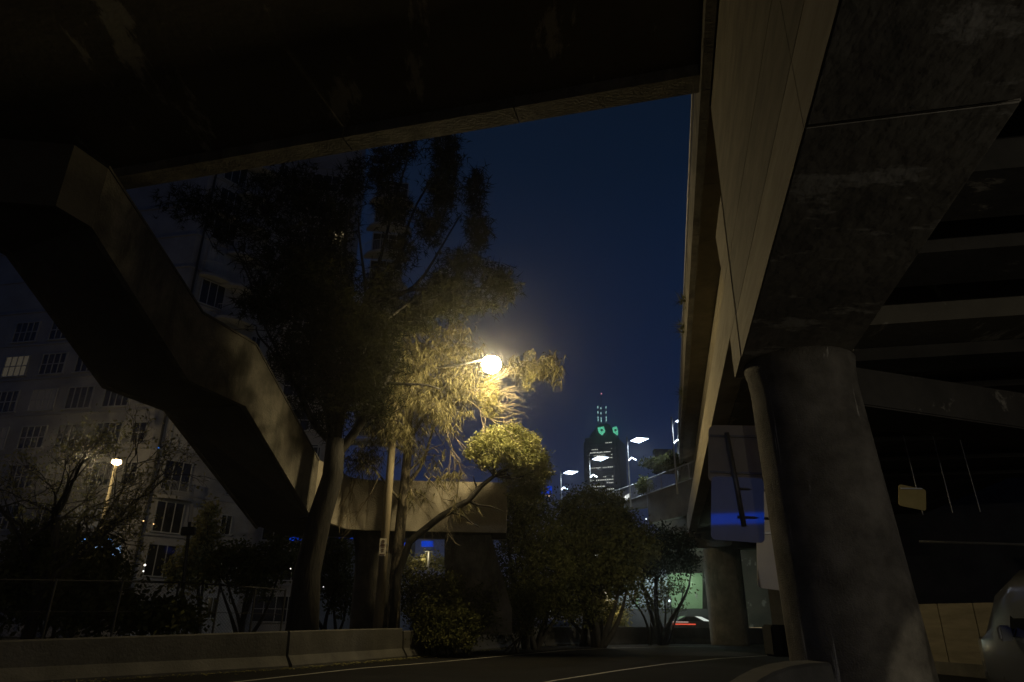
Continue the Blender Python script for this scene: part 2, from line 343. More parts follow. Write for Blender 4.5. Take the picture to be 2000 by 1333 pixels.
# beams beneath on the right, running across
mb = MB()
for i, s0 in enumerate([1.0, 3.6, 6.2, 8.9, 11.2]):
    z0 = 7.15
    mb.hexa([S(s0, 3.66, z0), S(s0 + 1.3, 3.66, z0), S(s0 + 1.5, 15, z0), S(s0 + .2, 15, z0)], [S(s0, 3.66, 8.2), S(s0 + 1.3, 3.66, 8.2), S(s0 + 1.5, 15, 8.2), S(s0 + .2, 15, 8.2)])
for i, s0 in enumerate([15.2, 17.6, 20.2, 23, 26, 29]):
    z0 = 6.7
    mb.hexa([S(s0, 3.66, z0), S(s0 + 1.0, 3.66, z0), S(s0 + 1.0, 22, z0), S(s0, 22, z0)], [S(s0, 3.66, 6.98), S(s0 + 1.0, 3.66, 6.98), S(s0 + 1.0, 22, 6.98), S(s0, 22, 6.98)])
mb.build('cross_beams', M['beam_dark'], via)
MB().hexa([S(-14, 3.66, 8.25), S(13.6, 3.66, 8.25), S(13.6, 22, 8.25), S(-14, 22, 8.25)], [S(-14, 3.66, 9), S(13.6, 3.66, 9), S(13.6, 22, 9), S(-14, 22, 9)]).build('deck_slab', M['soffit'], via)
# crosshead going away to the right from the column
c0 = S(13.3, 3.62, 0); c1 = Z(2060, 776, 5.98); c1[2] = 0
t = (c1 - c0) / np.linalg.norm(c1 - c0); nn = np.array([-t[1], t[0], 0])
MB().hexa([c0 + K * 5.2, c1 + K * 5.15, c1 + nn * 1.2 + K * 5.15, c0 + nn * 1.2 + K * 5.2], [c0 + K * 5.97, c1 + K * 5.97, c1 + nn * 1.2 + K * 5.97, c0 + nn * 1.2 + K * 5.97]).build('crosshead', M['beam_dark'], via, bevel=.03)
# big column (rounded slab column, slight taper)
def column(sc_, latc, z0, z1, hs, hl, name, parent, m, flare=0, taper=0, n=40, skew=0):
    secs = []
    for k in range(25):
        q = k / 24; z = z0 + (z1 - z0) * q
        f = 1 + taper * (1 - q); fl = 1 + flare * max(0, (q - .9) / .1) ** 2
        ring = []
        for j in range(n):
            a = 2 * math.pi * j / n
            ca, sa = math.cos(a), math.sin(a)
            e = 1.0
            ring.append(S(sc_ + hs * f * fl * math.copysign(abs(sa) ** e, sa), latc + skew * (1 - q) + hl * f * fl * math.copysign(abs(ca) ** e, ca), z))
        secs.append(ring)
    return MB().loft(secs).build(name, m, parent, smooth=True)
column(13.2, 2.75, -.1, 5.985, .95, .93, 'column', via, M['column'], taper=.17, flare=.08, skew=.27)
column(50.8, 3.8, -.1, 6.98, 1.2, 1.25, 'column', via, M['stair'], flare=.1)
MB().hexa([S(49.6, -.2, 6.0), S(52, -.2, 6.0), S(52, 14, 6.0), S(49.6, 14, 6.0)], [S(49.6, -.2, 6.97), S(52, -.2, 6.97), S(52, 14, 6.97), S(49.6, 14, 6.97)]).build('crosshead', M['stair'], via)

# ------------------------------------------------------------------ stair footbridge (left and centre)
st = empty('footbridge_stair', (0, 0, 0), 'concrete stair with solid side walls dropping from the overhead deck to a level walkway', 'footbridge')
def hR(px, h): v = Z(px[0], px[1], 1.4 + 1) - CAM; return CAM + v * h
h1, h2, h4 = 3.46, 6.45, 9.0
Rn = [hR((610, 1010), h1), hR((480, 790), h2), hR((370, 740), h2), hR((180, 440), h4)]
Ln = [hR((500, 1030), h1), hR((320, 800), h2), hR((200, 755), h2), hR((0, 530), h4 * .94)]
Ln[3][2] = Rn[3][2]; Ln[0][2] = Rn[0][2] - .02
z4 = Rn[3][2]
Rn.append(Z(110, 398, z4)); Ln.append(Ln[3] + (Rn[4] - Rn[3]) * 1.0)
Rn.append(Z(-60, 385, z4)); Ln.append(Ln[4] + (Rn[5] - Rn[4]) * 1.0 + np.array([0, -1.2, 0]))
mb = MB(); ms = MB()
for i in range(5):
    r0, r1, l0, l1 = Rn[i], Rn[i + 1], Ln[i], Ln[i + 1]
    nrm = (r0 - l0); nrm[2] = 0; nrm /= np.linalg.norm(nrm)
    up = K * .45
    ms.hexa([l0 + nrm * .2, l1 + nrm * .2, r1 - nrm * .2, r0 - nrm * .2], [l0 + up + nrm * .2, l1 + up + nrm * .2, r1 + up - nrm * .2, r0 + up - nrm * .2])
ms.build('stair_slab', M['stair_soffit'], st)
for side, (Q, other) in enumerate(((Rn, Ln), (Ln, Rn))):
    mb = MB(); secs = []
    for i in range(4):
        nrm = (Q[i] - other[i]); nrm[2] = 0; nrm /= np.linalg.norm(nrm)
        h = 2.1 if i < 3 else 1.72
        secs.append([Q[i] - K * .06, Q[i] - nrm * .2 - K * .06, Q[i] - nrm * .2 + K * h, Q[i] + K * h])
    sw = mb.loft(secs).build('side_wall', M['stair'], st)
    cp_ = MB().loft([[q[3] + K * .003 + (q[3] - q[2]) * .12, q[3] + K * .08 + (q[3] - q[2]) * .12, q[2] + K * .08 - (q[3] - q[2]) * .12, q[2] + K * .003 - (q[3] - q[2]) * .12] for q in secs]).build('coping', M['stair_soffit'], sw)
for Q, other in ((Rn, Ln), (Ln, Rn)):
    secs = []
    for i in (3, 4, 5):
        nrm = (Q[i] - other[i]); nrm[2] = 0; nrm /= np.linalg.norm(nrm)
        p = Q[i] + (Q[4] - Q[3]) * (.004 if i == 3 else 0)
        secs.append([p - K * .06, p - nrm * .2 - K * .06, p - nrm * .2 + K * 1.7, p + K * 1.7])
    MB().loft(secs).build('landing_wall', M['stair_soffit'], st)  # darker soffit concrete here stands for the shade under the deck
zb = Rn[0][2]
F0 = Rn[0]; F1 = np.array([-6.9, 29.6, zb]); F2 = np.array([-6.2, 30.1, zb]); F3 = np.array([-.15, 30.4, zb])
secs = []
for p, nv in ((F0, (.97, -.2, 0)), (F1, (.85, -.5, 0)), (F2, (.3, -.95, 0)), (F3, (0, -1, 0))):
    nv = np.array(nv) / np.linalg.norm(nv)
    secs.append([p, p - nv * .2, p - nv * .2 + K * 2.15, p + K * 2.15])
MB().loft(secs).build('walkway_wall', M['walkway'], st)
MB().poly([F0 + (-.2, 0, .02), F1 + (-.25, 0, .02), F2 + (-.1, .22, .02), F3 + (0, .2, .02), F3 + (0, 2.9, .02), np.array([-10.5, 32.8, zb + .02]), Ln[0] + (.2, 0, .02)], K * .4).build('walkway_slab', M['stair_soffit'], st)
MB().poly([F3 + (0, 2.9, 0), np.array([-10.5, 33.0, zb]), np.array([-10.5, 33.2, zb]), F3 + (0, 3.1, 0)], K * 2.15).build('walkway_wall', M['walkway'], st)
# rounded pier
c = Y(724, 1225, 31.3); secs = []
for z, sc2 in ((-.12, 1), (3.4, 1), (4.2, 1.08), (4.86, 1.3)):
    secs.append([(c[0] + .86 * sc2 * math.copysign(abs(math.cos(a)) ** .6, math.cos(a)), c[1] + .6 * sc2 * math.copysign(abs(math.sin(a)) ** .6, math.sin(a)), z) for a in np.linspace(0, 2 * math.pi, 28, endpoint=False)])
MB().loft(secs).build('pier', M['stair'], st, smooth=True)
a = [Y(868, 1042, 31.5), Y(958, 1042, 31.5), Y(1000, 1190, 31.5), Y(1000, 1240, 31.5), Y(868, 1240, 31.5)]
MB().poly(a, (0, 1.2, 0)).build('abutment', M['stair'], st)

# ------------------------------------------------------------------ foliage builders
def unit(v): return v / (np.linalg.norm(v, axis=-1, keepdims=True) + 1e-9)
def tufts(C, n, ln, wd, out=None, droop=0.0, spread=1.0, rg=None):
    """thin tapered needles (triangles) springing from each tuft centre"""
    m = len(C) * n; c = np.repeat(C, n, 0); d = rg.normal(size=(m, 3))
    d = unit(d) * spread
    if out is not None: d += np.repeat(out, n, 0)
    d[:, 2] -= droop; d = unit(d)
    L = ln * rg.uniform(.5, 1.2, (m, 1)); s = unit(np.cross(d, rg.normal(size=(m, 3)))) * wd
    mid = c + d * L * .5 + np.array([0, 0, -droop * .02]); v = np.stack([c - s * .5, c + s * .5, c + d * L], 1).reshape(-1, 3)
    f = np.arange(len(v)).reshape(-1, 3); return v, f
def quads(C, size, rg, flat=0.0, stretch=1.7):
    n = len(C); a = rg.normal(size=(n, 3)); a[:, 2] *= (1 - flat); a = unit(a); b = unit(np.cross(a, rg.normal(size=(n, 3))))
    s = size * rg.uniform(.5, 1.2, (n, 1)); l = a * s * stretch / 2; q = b * s / 2
    v = np.stack([C - l, C + q * .9, C + l, C - q * .9], 1).reshape(-1, 3); return v, np.arange(len(v)).reshape(-1, 4)
def blob(px, py, D, rpx, rpy=None, rd=None):
    c = Y(px, py, D); k = depth(c) / F
    rx = rpx * k; rz = (rpy or rpx) * k
    return c, np.array([rx, rd if rd else (rx + rz) / 2, rz])
def subs(blobs, per, rg, shell=.55):
    C = []; O = []
    for (c, r), n in zip(blobs, per):
        d = unit(rg.normal(size=(n, 3))); q = rg.uniform(shell, 1, (n, 1)) ** .5
        C.append(c + d * q * r); O.append(d)
    return np.concatenate(C), np.concatenate(O)
def jitter_cloud(C, k, sd, rg):
    return np.repeat(C, k, 0) + rg.normal(size=(len(C) * k, 3)) * sd
def limb(mb, p0, p1, r0, r1, rg, k=6, wob=.06, sag=0):
    p0, p1 = np.array(p0, float), np.array(p1, float); L = np.linalg.norm(p1 - p0); pts = []
    w_ = rg.normal(size=3) * wob * L; w2 = rg.normal(size=3) * wob * .5 * L
    for i in range(k + 1):
        t = i / k; pts.append(p0 + (p1 - p0) * t + w_ * math.sin(math.pi * t) + w2 * math.sin(2 * math.pi * t) + K * (-sag * L * t * (1 - t) * 4 * .25))
    mb.tube(pts, [r0 + (r1 - r0) * i / k for i in range(k + 1)], 7 if r0 > .05 else 4, cap=r0 > .05)
    return pts
def crown_join(parts, name, mt, parent):
    V = []; Fc = []; b = 0
    k = parts[0][1].shape[1]
    for v, f in parts: V.append(v); Fc.append(f + b); b += len(v)
    return raw(name, np.concatenate(V), np.concatenate(Fc), mt, parent)

# ---- big dark she-oak with thick trunk
rg = np.random.default_rng(11)
base = Y(592, 1232, 25.4); base[2] = -.1
T1 = empty('she_oak_tree', tuple(base), 'tallest dark she-oak with thick trunk standing behind the barrier and reaching the overhead deck', 'tree')
mb = MB()
tr = [base, Y(600, 1120, 25.4), Y(625, 1010, 25.4), Y(650, 930, 25.4), Y(655, 860, 25.5)]
mb.tube([base - K * .1] + tr[1:], [.62, .46, .42, .38, .34], 14)
mb.tube([base - K * .1, base + K * .6], [.86, .54], 14)
mains = [(Y(655, 860, 25.5), Y(615, 640, 26.2), .26), (Y(655, 860, 25.5), Y(712, 600, 25.6), .26), (Y(648, 900, 25.5), Y(780, 700, 26), .2), (Y(655, 870, 25.5), Y(540, 700, 26.5), .16)]
ends = []
for a_, b_, r_ in mains:
    P_ = limb(mb, a_, b_, r_, r_ * .6, rg, 8, .03); ends.append((P_, r_ * .6))
ups_ = [(0, Y(560, 430, 27)), (0, Y(640, 380, 26.5)), (0, Y(480, 520, 27)), (1, Y(700, 330, 25.5)), (1, Y(700, 430, 25)), (1, Y(800, 300, 25.6)), (1, Y(860, 330, 26)), (1, Y(900, 420, 26)),
        (1, Y(850, 560, 26.5)), (1, Y(980, 560, 26.5)), (2, Y(860, 760, 26.5)), (3, Y(420, 420, 27)), (3, Y(500, 640, 26))]
for k_, e_ in ups_:
    P_, r_ = ends[k_]; q = P_[-1] if rg.random() < .6 else P_[-3]
    limb(mb, q, e_, r_ * .6, .03, rg, 8, .05)
crown = [  # px, py, D, rx, ry, n
    (385, 400, 27.5, 75, 32, 50), (450, 440, 27, 60, 50, 45), (520, 400, 27, 70, 60, 70), (590, 370, 26.5, 70, 50, 80), (540, 500, 27, 70, 70, 90), (610, 470, 26, 60, 80, 90), (560, 600, 26.5, 70, 60, 90), (640, 560, 26, 55, 70, 80),
    (505, 590, 27, 45, 50, 40), (600, 700, 26, 60, 70, 70), (690, 350, 26, 32, 45, 40), (665, 420, 26, 40, 50, 46), (750, 330, 25.5, 34, 45, 50), (790, 285, 25.5, 24, 35, 26), (765, 400, 25.5, 34, 42, 44), (872, 300, 26, 30, 50, 80), (862, 375, 26, 28, 45, 70), (838, 445, 26, 30, 40, 50), (926, 375, 26.3, 16, 48, 40), (932, 445, 26.3, 20, 42, 44), (905, 512, 26.3, 44, 20, 40),
    (790, 490, 26, 30, 36, 34), (745, 560, 26, 36, 46, 44), (870, 575, 26.6, 62, 48, 150), (805, 615, 26.5, 50, 40, 80), (988, 560, 26.6, 20, 30, 34), (958, 545, 26.6, 26, 26, 26), (940, 592, 26.6, 34, 16, 24), (720, 650, 26, 60, 60, 80), (650, 660, 26, 50, 60, 70), (560, 700, 26.5, 50, 50, 44), (660, 780, 25.8, 45, 60, 50), (700, 730, 26, 60, 50, 60), (590, 780, 26, 30, 50, 24), (740, 700, 25, 55, 60, 110), (690, 620, 25, 50, 50, 70), (735, 790, 25.6, 45, 50, 60), (650, 830, 25.6, 30, 30, 30), (660, 500, 25.6, 36, 40, 40), (700, 700, 22.4, 45, 50, 70), (655, 620, 21.2, 50, 60, 90), (735, 640, 23, 35, 45, 45), (600, 560, 20.8, 45, 45, 60), (690, 770, 23, 40, 40, 45), (640, 730, 22, 40, 45, 50)]
bl = [blob(x, y, D, rx, ry) for x, y, D, rx, ry, n in crown]
C, O = subs(bl, [int(q[5] * 1.25) for q in crown], rg, .05)
keep = rg.random(len(C)) < 2
twig = MB()
for (c, r), q in zip(bl, crown):
    for j in range(5):
        limb(mb, c + rg.normal(size=3) * r * .3 - K * r[2] * .3, c + rg.normal(size=3) * r * .7, .03, .008, rg, 3, .08)
cc = np.repeat(np.arange(len(bl)), [int(q[5] * 1.25) for q in crown])
for j in range(0, len(C), 2):
    b0 = bl[cc[j]][0]; limb(mb, b0 + (C[j] - b0) * .1 - K * bl[cc[j]][1][2] * .4, C[j], .022, .008, rg, 3, .08)
mb.build('trunk', M['bark'], T1, smooth=True)
C2 = jitter_cloud(C[rg.random(len(C)) < .62], 6, .25, rg); O = O[:len(C2) // 6]; C = C[:len(C2) // 6]
crown_join([tufts(C2, 5, .38, .042, np.repeat(O, 6, 0) * .5, droop=.15, rg=rg), tufts(C, 8, .55, .035, O * .8, droop=-.1, rg=rg)], 'crown', L_dark, T1)

# ---- lit she-oak with hanging needles and rough trunk
rg = np.random.default_rng(12)
base = Y(770, 1232, 29.3); base[2] = -.1
T2 = empty('she_oak_tree', tuple(base), 'slender she-oak with rough lit trunk and hanging needles around the bright street lamp', 'tree')
mb = MB()
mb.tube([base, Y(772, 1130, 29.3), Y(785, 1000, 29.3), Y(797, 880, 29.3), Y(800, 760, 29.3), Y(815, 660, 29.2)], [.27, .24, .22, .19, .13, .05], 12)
for a_, b_, r_ in [((790, 950), (880, 800), .1), ((797, 860), (900, 730), .1), ((800, 800), (1040, 705), .08), ((800, 780), (720, 700), .08), ((797, 880), (720, 820), .08), ((800, 760), (880, 640), .03), ((790, 920), (860, 870), .05), ((785, 980), (690, 900), .07)]:
    limb(mb, Y(*a_, 29.3), Y(*b_, 28.8), r_, .02, rg, 8, .07)
cr2 = [(800, 640, 29, 50, 50, 60), (770, 700, 28.6, 55, 60, 90), (840, 690, 28.8, 55, 45, 80), (800, 780, 28.8, 60, 60, 100), (745, 790, 28.8, 40, 60, 60), (850, 760, 28.8, 45, 50, 60), (870, 820, 28.8, 50, 50, 22), (790, 860, 28.6, 45, 45, 36), (850, 890, 28.8, 60, 40, 12), (725, 860, 28.8, 35, 50, 26), (905, 690, 29.4, 40, 35, 44), (1030, 715, 29.2, 45, 26, 50), (1075, 715, 29.4, 30, 34, 44), (900, 780, 29.2, 35, 35, 26), (700, 900, 28.8, 40, 26, 22), (880, 650, 29.2, 45, 30, 40), (775, 760, 27, 40, 45, 60), (770, 830, 27, 36, 36, 40), (810, 710, 27, 36, 30, 44), (900, 745, 28.4, 40, 34, 50), (850, 800, 28, 40, 40, 46), (865, 935, 28.2, 40, 22, 14), (720, 905, 28.3, 34, 22, 16), (900, 990, 28.4, 34, 20, 8), (815, 960, 28.6, 30, 26, 8)]
bl = [blob(x, y, D, rx, ry) for x, y, D, rx, ry, n in cr2]
C, O = subs(bl, [int(q[5] * 1.1) for q in cr2], rg, .02)
for (c, r) in bl:
    for j in range(5): limb(mb, c + rg.normal(size=3) * r * .3, c + rg.normal(size=3) * r * .7, .025, .006, rg, 3, .1)
cc = np.repeat(np.arange(len(bl)), [int(q[5] * 1.1) for q in cr2])
for j in range(0, len(C), 2):
    b0 = bl[cc[j]][0]; limb(mb, b0 + (C[j] - b0) * .1, C[j] + K * .1, .018, .006, rg, 4, .12)
C2 = jitter_cloud(C, 3, .16, rg)
crown_join([tufts(C2, 5, .55, .036, np.repeat(O, 3, 0) * .1, droop=1.1, spread=.8, rg=rg)], 'crown', L_mid, T2)
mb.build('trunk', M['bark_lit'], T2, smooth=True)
# pale bare twig fans beside the lamp
tw = MB()
def fan(p0, p1, n, spread, lvl, r):
    p0 = np.array(p0); p1 = np.array(p1); P_ = limb(tw, p0, p1, r, r * .35, rg, 5, .06)
    if lvl == 0: return
    L = np.linalg.norm(p1 - p0)
    for i in range(n):
        q = P_[2 + rg.integers(0, 4)]; d = unit((p1 - p0) + rg.normal(size=3) * L * spread)
        fan(q, q + d * L * rg.uniform(.45, .75), n, spread, lvl - 1, r * .5)
for a_, b_, D1, D2 in [((885, 762), (965, 790), 28.9, 28.4), ((900, 768), (975, 760), 28.9, 28.2), ((905, 780), (960, 820), 28.9, 28.3), ((925, 770), (972, 742), 28.6, 28.2)]:
    fan(Y(*a_, D1), Y(*b_, D2), 6, .38, 2, .035)
for a_, b_ in [((830, 930), (870, 1000)), ((900, 925), (880, 1000)), ((800, 950), (840, 1010)), ((700, 930), (680, 990)), ((740, 930), (700, 1000)), ((870, 825), (925, 890)), ((870, 840), (890, 900)), ((845, 930), (880, 975)), ((880, 880), (905, 940))]:
    fan(Y(*a_, 28.8), Y(*b_, 28.6), 5, .32, 2, .028)
tw.build('bare_twigs', M['pale_bark'], T2)
# tight pale clump hanging under the lamp
C, O = subs([blob(955, 770, 28.3, 22, 40), blob(962, 800, 28.4, 20, 26), blob(1035, 745, 29.0, 14, 20)], [150, 60, 26], rg, .1)
v, f = tufts(C, 12, .3, .02, O * .3, droop=.5, rg=rg)
raw('hanging_foliage', v, f, L_pale, T2)

# ---- leaning tree with rounded crown
rg = np.random.default_rng(13)
base = Y(765, 1215, 28.6); base[2] = 0
T3 = empty('leaning_tree', tuple(base), 'leaning tree whose bent limb carries a rounded bright crown just below the street lamp', 'tree')
mb = MB()
mb.tube([base, Y(775, 1130, 28.6), Y(800, 1058, 28.6), Y(860, 1010, 28.4), Y(915, 978, 28.3), Y(942, 948, 28.3), Y(978, 920, 28.3)], [.15, .15, .15, .14, .12, .10, .06], 10)
for b_ in [(940, 880), (985, 860), (1030, 880), (1010, 930), (960, 900), (1045, 920)]: limb(mb, Y(965, 928, 28.3), Y(*b_, 28.3 + rg.normal() * .5), .07, .02, rg, 6, .09)
for a_, b_ in [((915, 978), (985, 1000)), ((930, 962), (925, 930)), ((880, 1000), (935, 1030))]: limb(mb, Y(*a_, 28.3), Y(*b_, 28.1), .06, .015, rg, 6, .1)
mb.build('trunk', M['bark'], T3, smooth=True)
cr3 = [(968, 858, 28.2, 22, 20, 34), (1000, 848, 28.4, 24, 18, 34), (1030, 868, 28.5, 22, 20, 34), (940, 870, 28.2, 18, 16, 22), (985, 880, 28.0, 26, 18, 34), (1050, 892, 28.7, 18, 20, 26), (1015, 900, 28.3, 26, 20, 36), (1058, 920, 28.9, 16, 18, 22), (960, 902, 28.3, 22, 16, 20), (1040, 945, 29, 24, 20, 30), (1000, 935, 28.9, 26, 20, 26), (925, 888, 28.3, 14, 10, 10), (1020, 965, 29.2, 24, 16, 16)]
bl = [blob(*q[:5]) for q in cr3]; C, O = subs(bl, [q[5] for q in cr3], rg, .5)
C = jitter_cloud(C, 75, .13, rg); v, f = quads(C, .06, rg, stretch=2.4); raw('crown', v, f, L_lit, T3)

# ---- shrubs and small trees behind the barrier
def leafy(name, label, px, base_y, D, blobs, lm, size, kcl, seed, trunkw=.12, trunks=1, cat='tree', group=None, dens=1.0, sd=.18):
    rg = np.random.default_rng(seed); b = Y(px, base_y, D); b[2] = -.1
    e = empty(name, tuple(b), label, cat, group); mb = MB()
    bl = [blob(x, y, D + dd, rx, ry) for x, y, dd, rx, ry, n in blobs]
    for i in range(trunks):
        off = rg.normal(size=3) * .25 * (trunks > 1); off[2] = 0
        for j in range(max(1, len(bl) // trunks)):
            c, r = bl[(i + j * trunks) % len(bl)]
            limb(mb, b + off, c + rg.normal(size=3) * r * .25, trunkw, .02, rg, 8, .05)
    for c, r in bl:
        for j in range(7): limb(mb, c - K * r[2] * .4, c + rg.normal(size=3) * r * .55, trunkw * .3, .008, rg, 4, .08)
    mb.build('trunk' if cat == 'tree' else 'stem', M['bark'], e, smooth=True)
    C, O = subs(bl, [int(q[5] * dens) for q in blobs], rg, .25)
    C = jitter_cloud(C, kcl, sd, rg); v, f = quads(C, size, rg); raw('crown' if cat == 'tree' else 'foliage', v, f, lm, e); return e
leafy('round_tree', 'wide round-topped tree lit faintly from above between the lamp and the viaduct', 1165, 1225, 42, [(1160, 1000, 0, 75, 40, 150), (1120, 1045, 0, 60, 40, 110), (1200, 1045, 0, 65, 45, 130), (1160, 1090, 0, 80, 45, 110), (1240, 1070, 0, 45, 40, 60), (1170, 1130, 1, 60, 30, 50), (1120, 1120, -1, 50, 34, 60), (1215, 1125, -.5, 40, 26, 40), (1150, 1185, 0, 50, 22, 40)], L_bush, .13, 55, 21, .22, 3, sd=.3)
leafy('round_tree', 'dark bushy tree directly left of the wide round-topped tree', 1040, 1225, 38, [(1030, 985, 0, 45, 45, 90), (1050, 1040, 0, 60, 55, 110), (1010, 1090, 0, 55, 60, 90), (1070, 1120, 0, 60, 50, 80), (1000, 1010, 0, 35, 60, 60), (1040, 1160, -.5, 60, 36, 70), (1000, 1190, -.5, 50, 26, 50), (1080, 1190, 0, 46, 24, 44)], L_bush, .11, 45, 22, .18, 2, sd=.26)
leafy('dark_tree', 'dark spreading tree in front of the railing bridge', 1290, 1225, 47, [(1270, 1090, 0, 50, 40, 80), (1310, 1070, 0, 50, 35, 80), (1245, 1095, 0, 45, 26, 50), (1335, 1098, 0, 34, 20, 30)], leaf('dark leaves', (.015, .02, .01), (.03, .035, .016)), .14, 40, 23, .2, 2, sd=.3)
leafy('slim_tree', 'slim sapling with sparse leaves in front of the green wall', 1300, 1226, 48, [(1290, 1150, 0, 32, 22, 18), (1330, 1150, 0, 30, 16, 12), (1305, 1185, 0, 26, 14, 10)], L_bush, .12, 22, 24, .09, 1, sd=.22)
leafy('slim_tree', 'slim dark forked sapling against the grey wall', 1262, 1226, 47, [(1240, 1150, 0, 40, 25, 24), (1265, 1170, 0, 32, 22, 16), (1228, 1180, 0, 24, 16, 10)], L_bush, .12, 22, 25, .1, 2, sd=.22)
leafy('dark_tree', 'low dark tree with slanting trunks at the centre behind the barrier', 1150, 1226, 44, [(1130, 1145, 0, 50, 24, 50), (1180, 1140, 0, 36, 18, 24), (1085, 1165, 0, 34, 26, 34)], L_bush, .13, 30, 26, .24, 3, sd=.3)
for i, (x, y, D, rx, ry, lb) in enumerate([(840, 1170, 30.2, 60, 45, 'feathery shrub just right of the sign post'), (920, 1185, 32, 70, 50, 'feathery shrub spilling over the barrier below the dark abutment'), (1000, 1190, 34, 60, 45, 'feathery shrub between the abutment and the round trees'), (870, 1225, 29.6, 60, 30, 'low shrub hanging over the barrier top')]):
    e = leafy('shrub', lb, x, 1235, D, [(x, y, 0, rx, ry, 90), (x - rx * .5, y - ry * .6, 0, rx * .5, ry * .6, 40), (x + rx * .5, y - ry * .4, 0, rx * .5, ry * .6, 40), (x, y + ry * .6, -.3, rx, ry * .6, 50)], L_bush, .085, 40, 30 + i, .06, 4, 'shrub', 'shrubs behind the far barrier', sd=.2)
leafy('dark_tree', 'dark leafy tree under the stair between the trunk and the pier', 655, 1228, 36, [(655, 1080, 0, 35, 35, 60), (640, 1130, 0, 30, 30, 40), (670, 1160, 0, 30, 40, 50), (600, 1060, 3, 40, 20, 30)], L_bush, .13, 30, 41, .12, 2, sd=.25)
leafy('pointed_tree', 'small pointed pale-leaved tree lit yellow beside the apartment corner', 395, 1225, 40, [(408, 1005, 0, 12, 22, 16), (402, 1045, 0, 24, 26, 46), (395, 1090, 0, 36, 28, 70), (375, 1125, 0, 45, 28, 50), (345, 1110, 0, 20, 24, 16)], L_pale, .16, 22, 42, .1, 1, sd=.26)
leafy('dark_tree', 'low dark tree in front of the ground-floor windows', 470, 1228, 37, [(460, 1085, 0, 45, 18, 50), (500, 1100, 0, 50, 26, 60), (430, 1110, 0, 45, 20, 40), (550, 1090, 0, 30, 30, 40), (545, 1050, 0, 16, 16, 12), (490, 1140, 0, 55, 20, 40)], L_bush, .15, 24, 43, .12, 2, sd=.28)
leafy('shrub', 'dense dark shrubbery behind the fence at the far left', 90, 1240, 25, [(40, 1150, 0, 70, 60, 100), (130, 1120, 0, 60, 60, 100), (180, 1170, 0, 60, 50, 70), (90, 1060, 1, 60, 40, 60), (260, 1200, 0, 60, 28, 50), (330, 1205, 0, 60, 22, 40), (190, 1075, 2, 36, 24, 30), (215, 1115, 2, 30, 26, 24)], L_bush, .15, 30, 44, .08, 5, 'shrub', None, sd=.28)
# bare branching tree at the left
rg = np.random.default_rng(19)
base = Y(52, 1240, 24); base[2] = -.1
T4 = empty('bare_tree', tuple(base), 'bare winter tree with fine spreading twigs at the left edge', 'tree')
mb = MB(); tips = []
def grow(p, d, L, r, lvl):
    e_ = p + d * L; P_ = limb(mb, p, e_, r, r * .62, rg, 5, .05)
    if lvl == 0: tips.append(P_[-1]); tips.append(P_[-3]); return
    for i in range(3 if lvl > 1 else 4):
        q = P_[-1] if i < 2 else P_[3]; nd = unit(d + rg.normal(size=3) * .48 + np.array([.03, 0, .12]))
        grow(q, nd, L * rg.uniform(.55, .8), r * .55, lvl - 1)
grow(base, unit(np.array([.04, 0, 1.0])), 2.6, .24, 0)
top = base + K * 2.5
for dx, L in ((-.45, 2.0), (.1, 2.2), (.6, 2.4), (.95, 1.9)):
    grow(top - K * rg.uniform(0, .6), unit(np.array([dx, rg.normal() * .3, 1.0])), L, .12, 5)
mb.build('trunk', M['bark'], T4)
tp = np.array(tips); tp = tp[rg.random(len(tp)) < .25]
v, f = quads(jitter_cloud(tp, 5, .16, rg), .08, rg); raw('crown', v, f, L_pale, T4)
leafy('dark_tree', 'yellow-flecked leafy tree around the small left lamp, behind the bare tree', 150, 1228, 46, [(160, 860, 0, 55, 45, 30), (110, 930, 0, 60, 55, 34), (175, 970, 0, 30, 40, 16), (90, 1020, 0, 70, 40, 30), (245, 845, 0, 30, 20, 10)], L_bush, .13, 12, 45, .14, 2, sd=.4)

# ------------------------------------------------------------------ street lamp in the middle
D0 = 28.0
base = Y(738, 1228, D0); base[2] = -.1
topp = Y(779, 700, D0)
SL = empty('street_lamp', tuple(base), 'main timber-poled street lamp shining bright yellow through the trees', 'street lamp')
MB().tube([base, topp], [.19, .13], 14).build('pole', M['timber'], SL, smooth=True)
hd = Y(960, 712, 26.2)
MB().tube([Y(778, 730, D0), Y(830, 722, D0 - .5), Y(900, 712, D0 - 1.2), hd + (-.3, 0, .22)], [.05, .045, .04, .04], 8).build('arm', M['metal'], SL, smooth=True)
secs = []
for q, rr, zz in ((-.75, .06, .22), (-.6, .17, .26), (-.2, .24, .30), (.3, .26, .29), (.6, .2, .25), (.72, .05, .2)):
    secs.append([(hd[0] + q * .5, hd[1] + rr * .5 * math.cos(a), hd[2] + zz + .05 + rr * .3 * math.sin(a)) for a in np.linspace(0, 2 * math.pi, 14, endpoint=False)])
MB().loft(secs).build('lamp_housing', M['dark_metal'], SL, smooth=True)
secs = []
for q in np.linspace(-1, 1, 11):
    rr = .38 * math.sqrt(max(.01, 1 - q * q)); secs.append([(hd[0] + q * .40, hd[1] + rr * math.cos(a), hd[2] + rr * math.sin(a) * (1 if math.sin(a) < 0 else .9)) for a in np.linspace(0, 2 * math.pi, 18, endpoint=False)])
MB().loft(secs).build('lamp_bowl', emit('warm lamp', (1, .79, .42), 300), SL, smooth=True)
def point(loc, c, e, r, name, parent):
    l = bpy.data.lights.new(name, 'POINT'); l.energy = e; l.color = c; l.shadow_soft_size = r
    o = bpy.data.objects.new(name, l); col.objects.link(o); o.location = Vector(loc) - (parent.location if parent else Vector()); o.parent = parent; return o

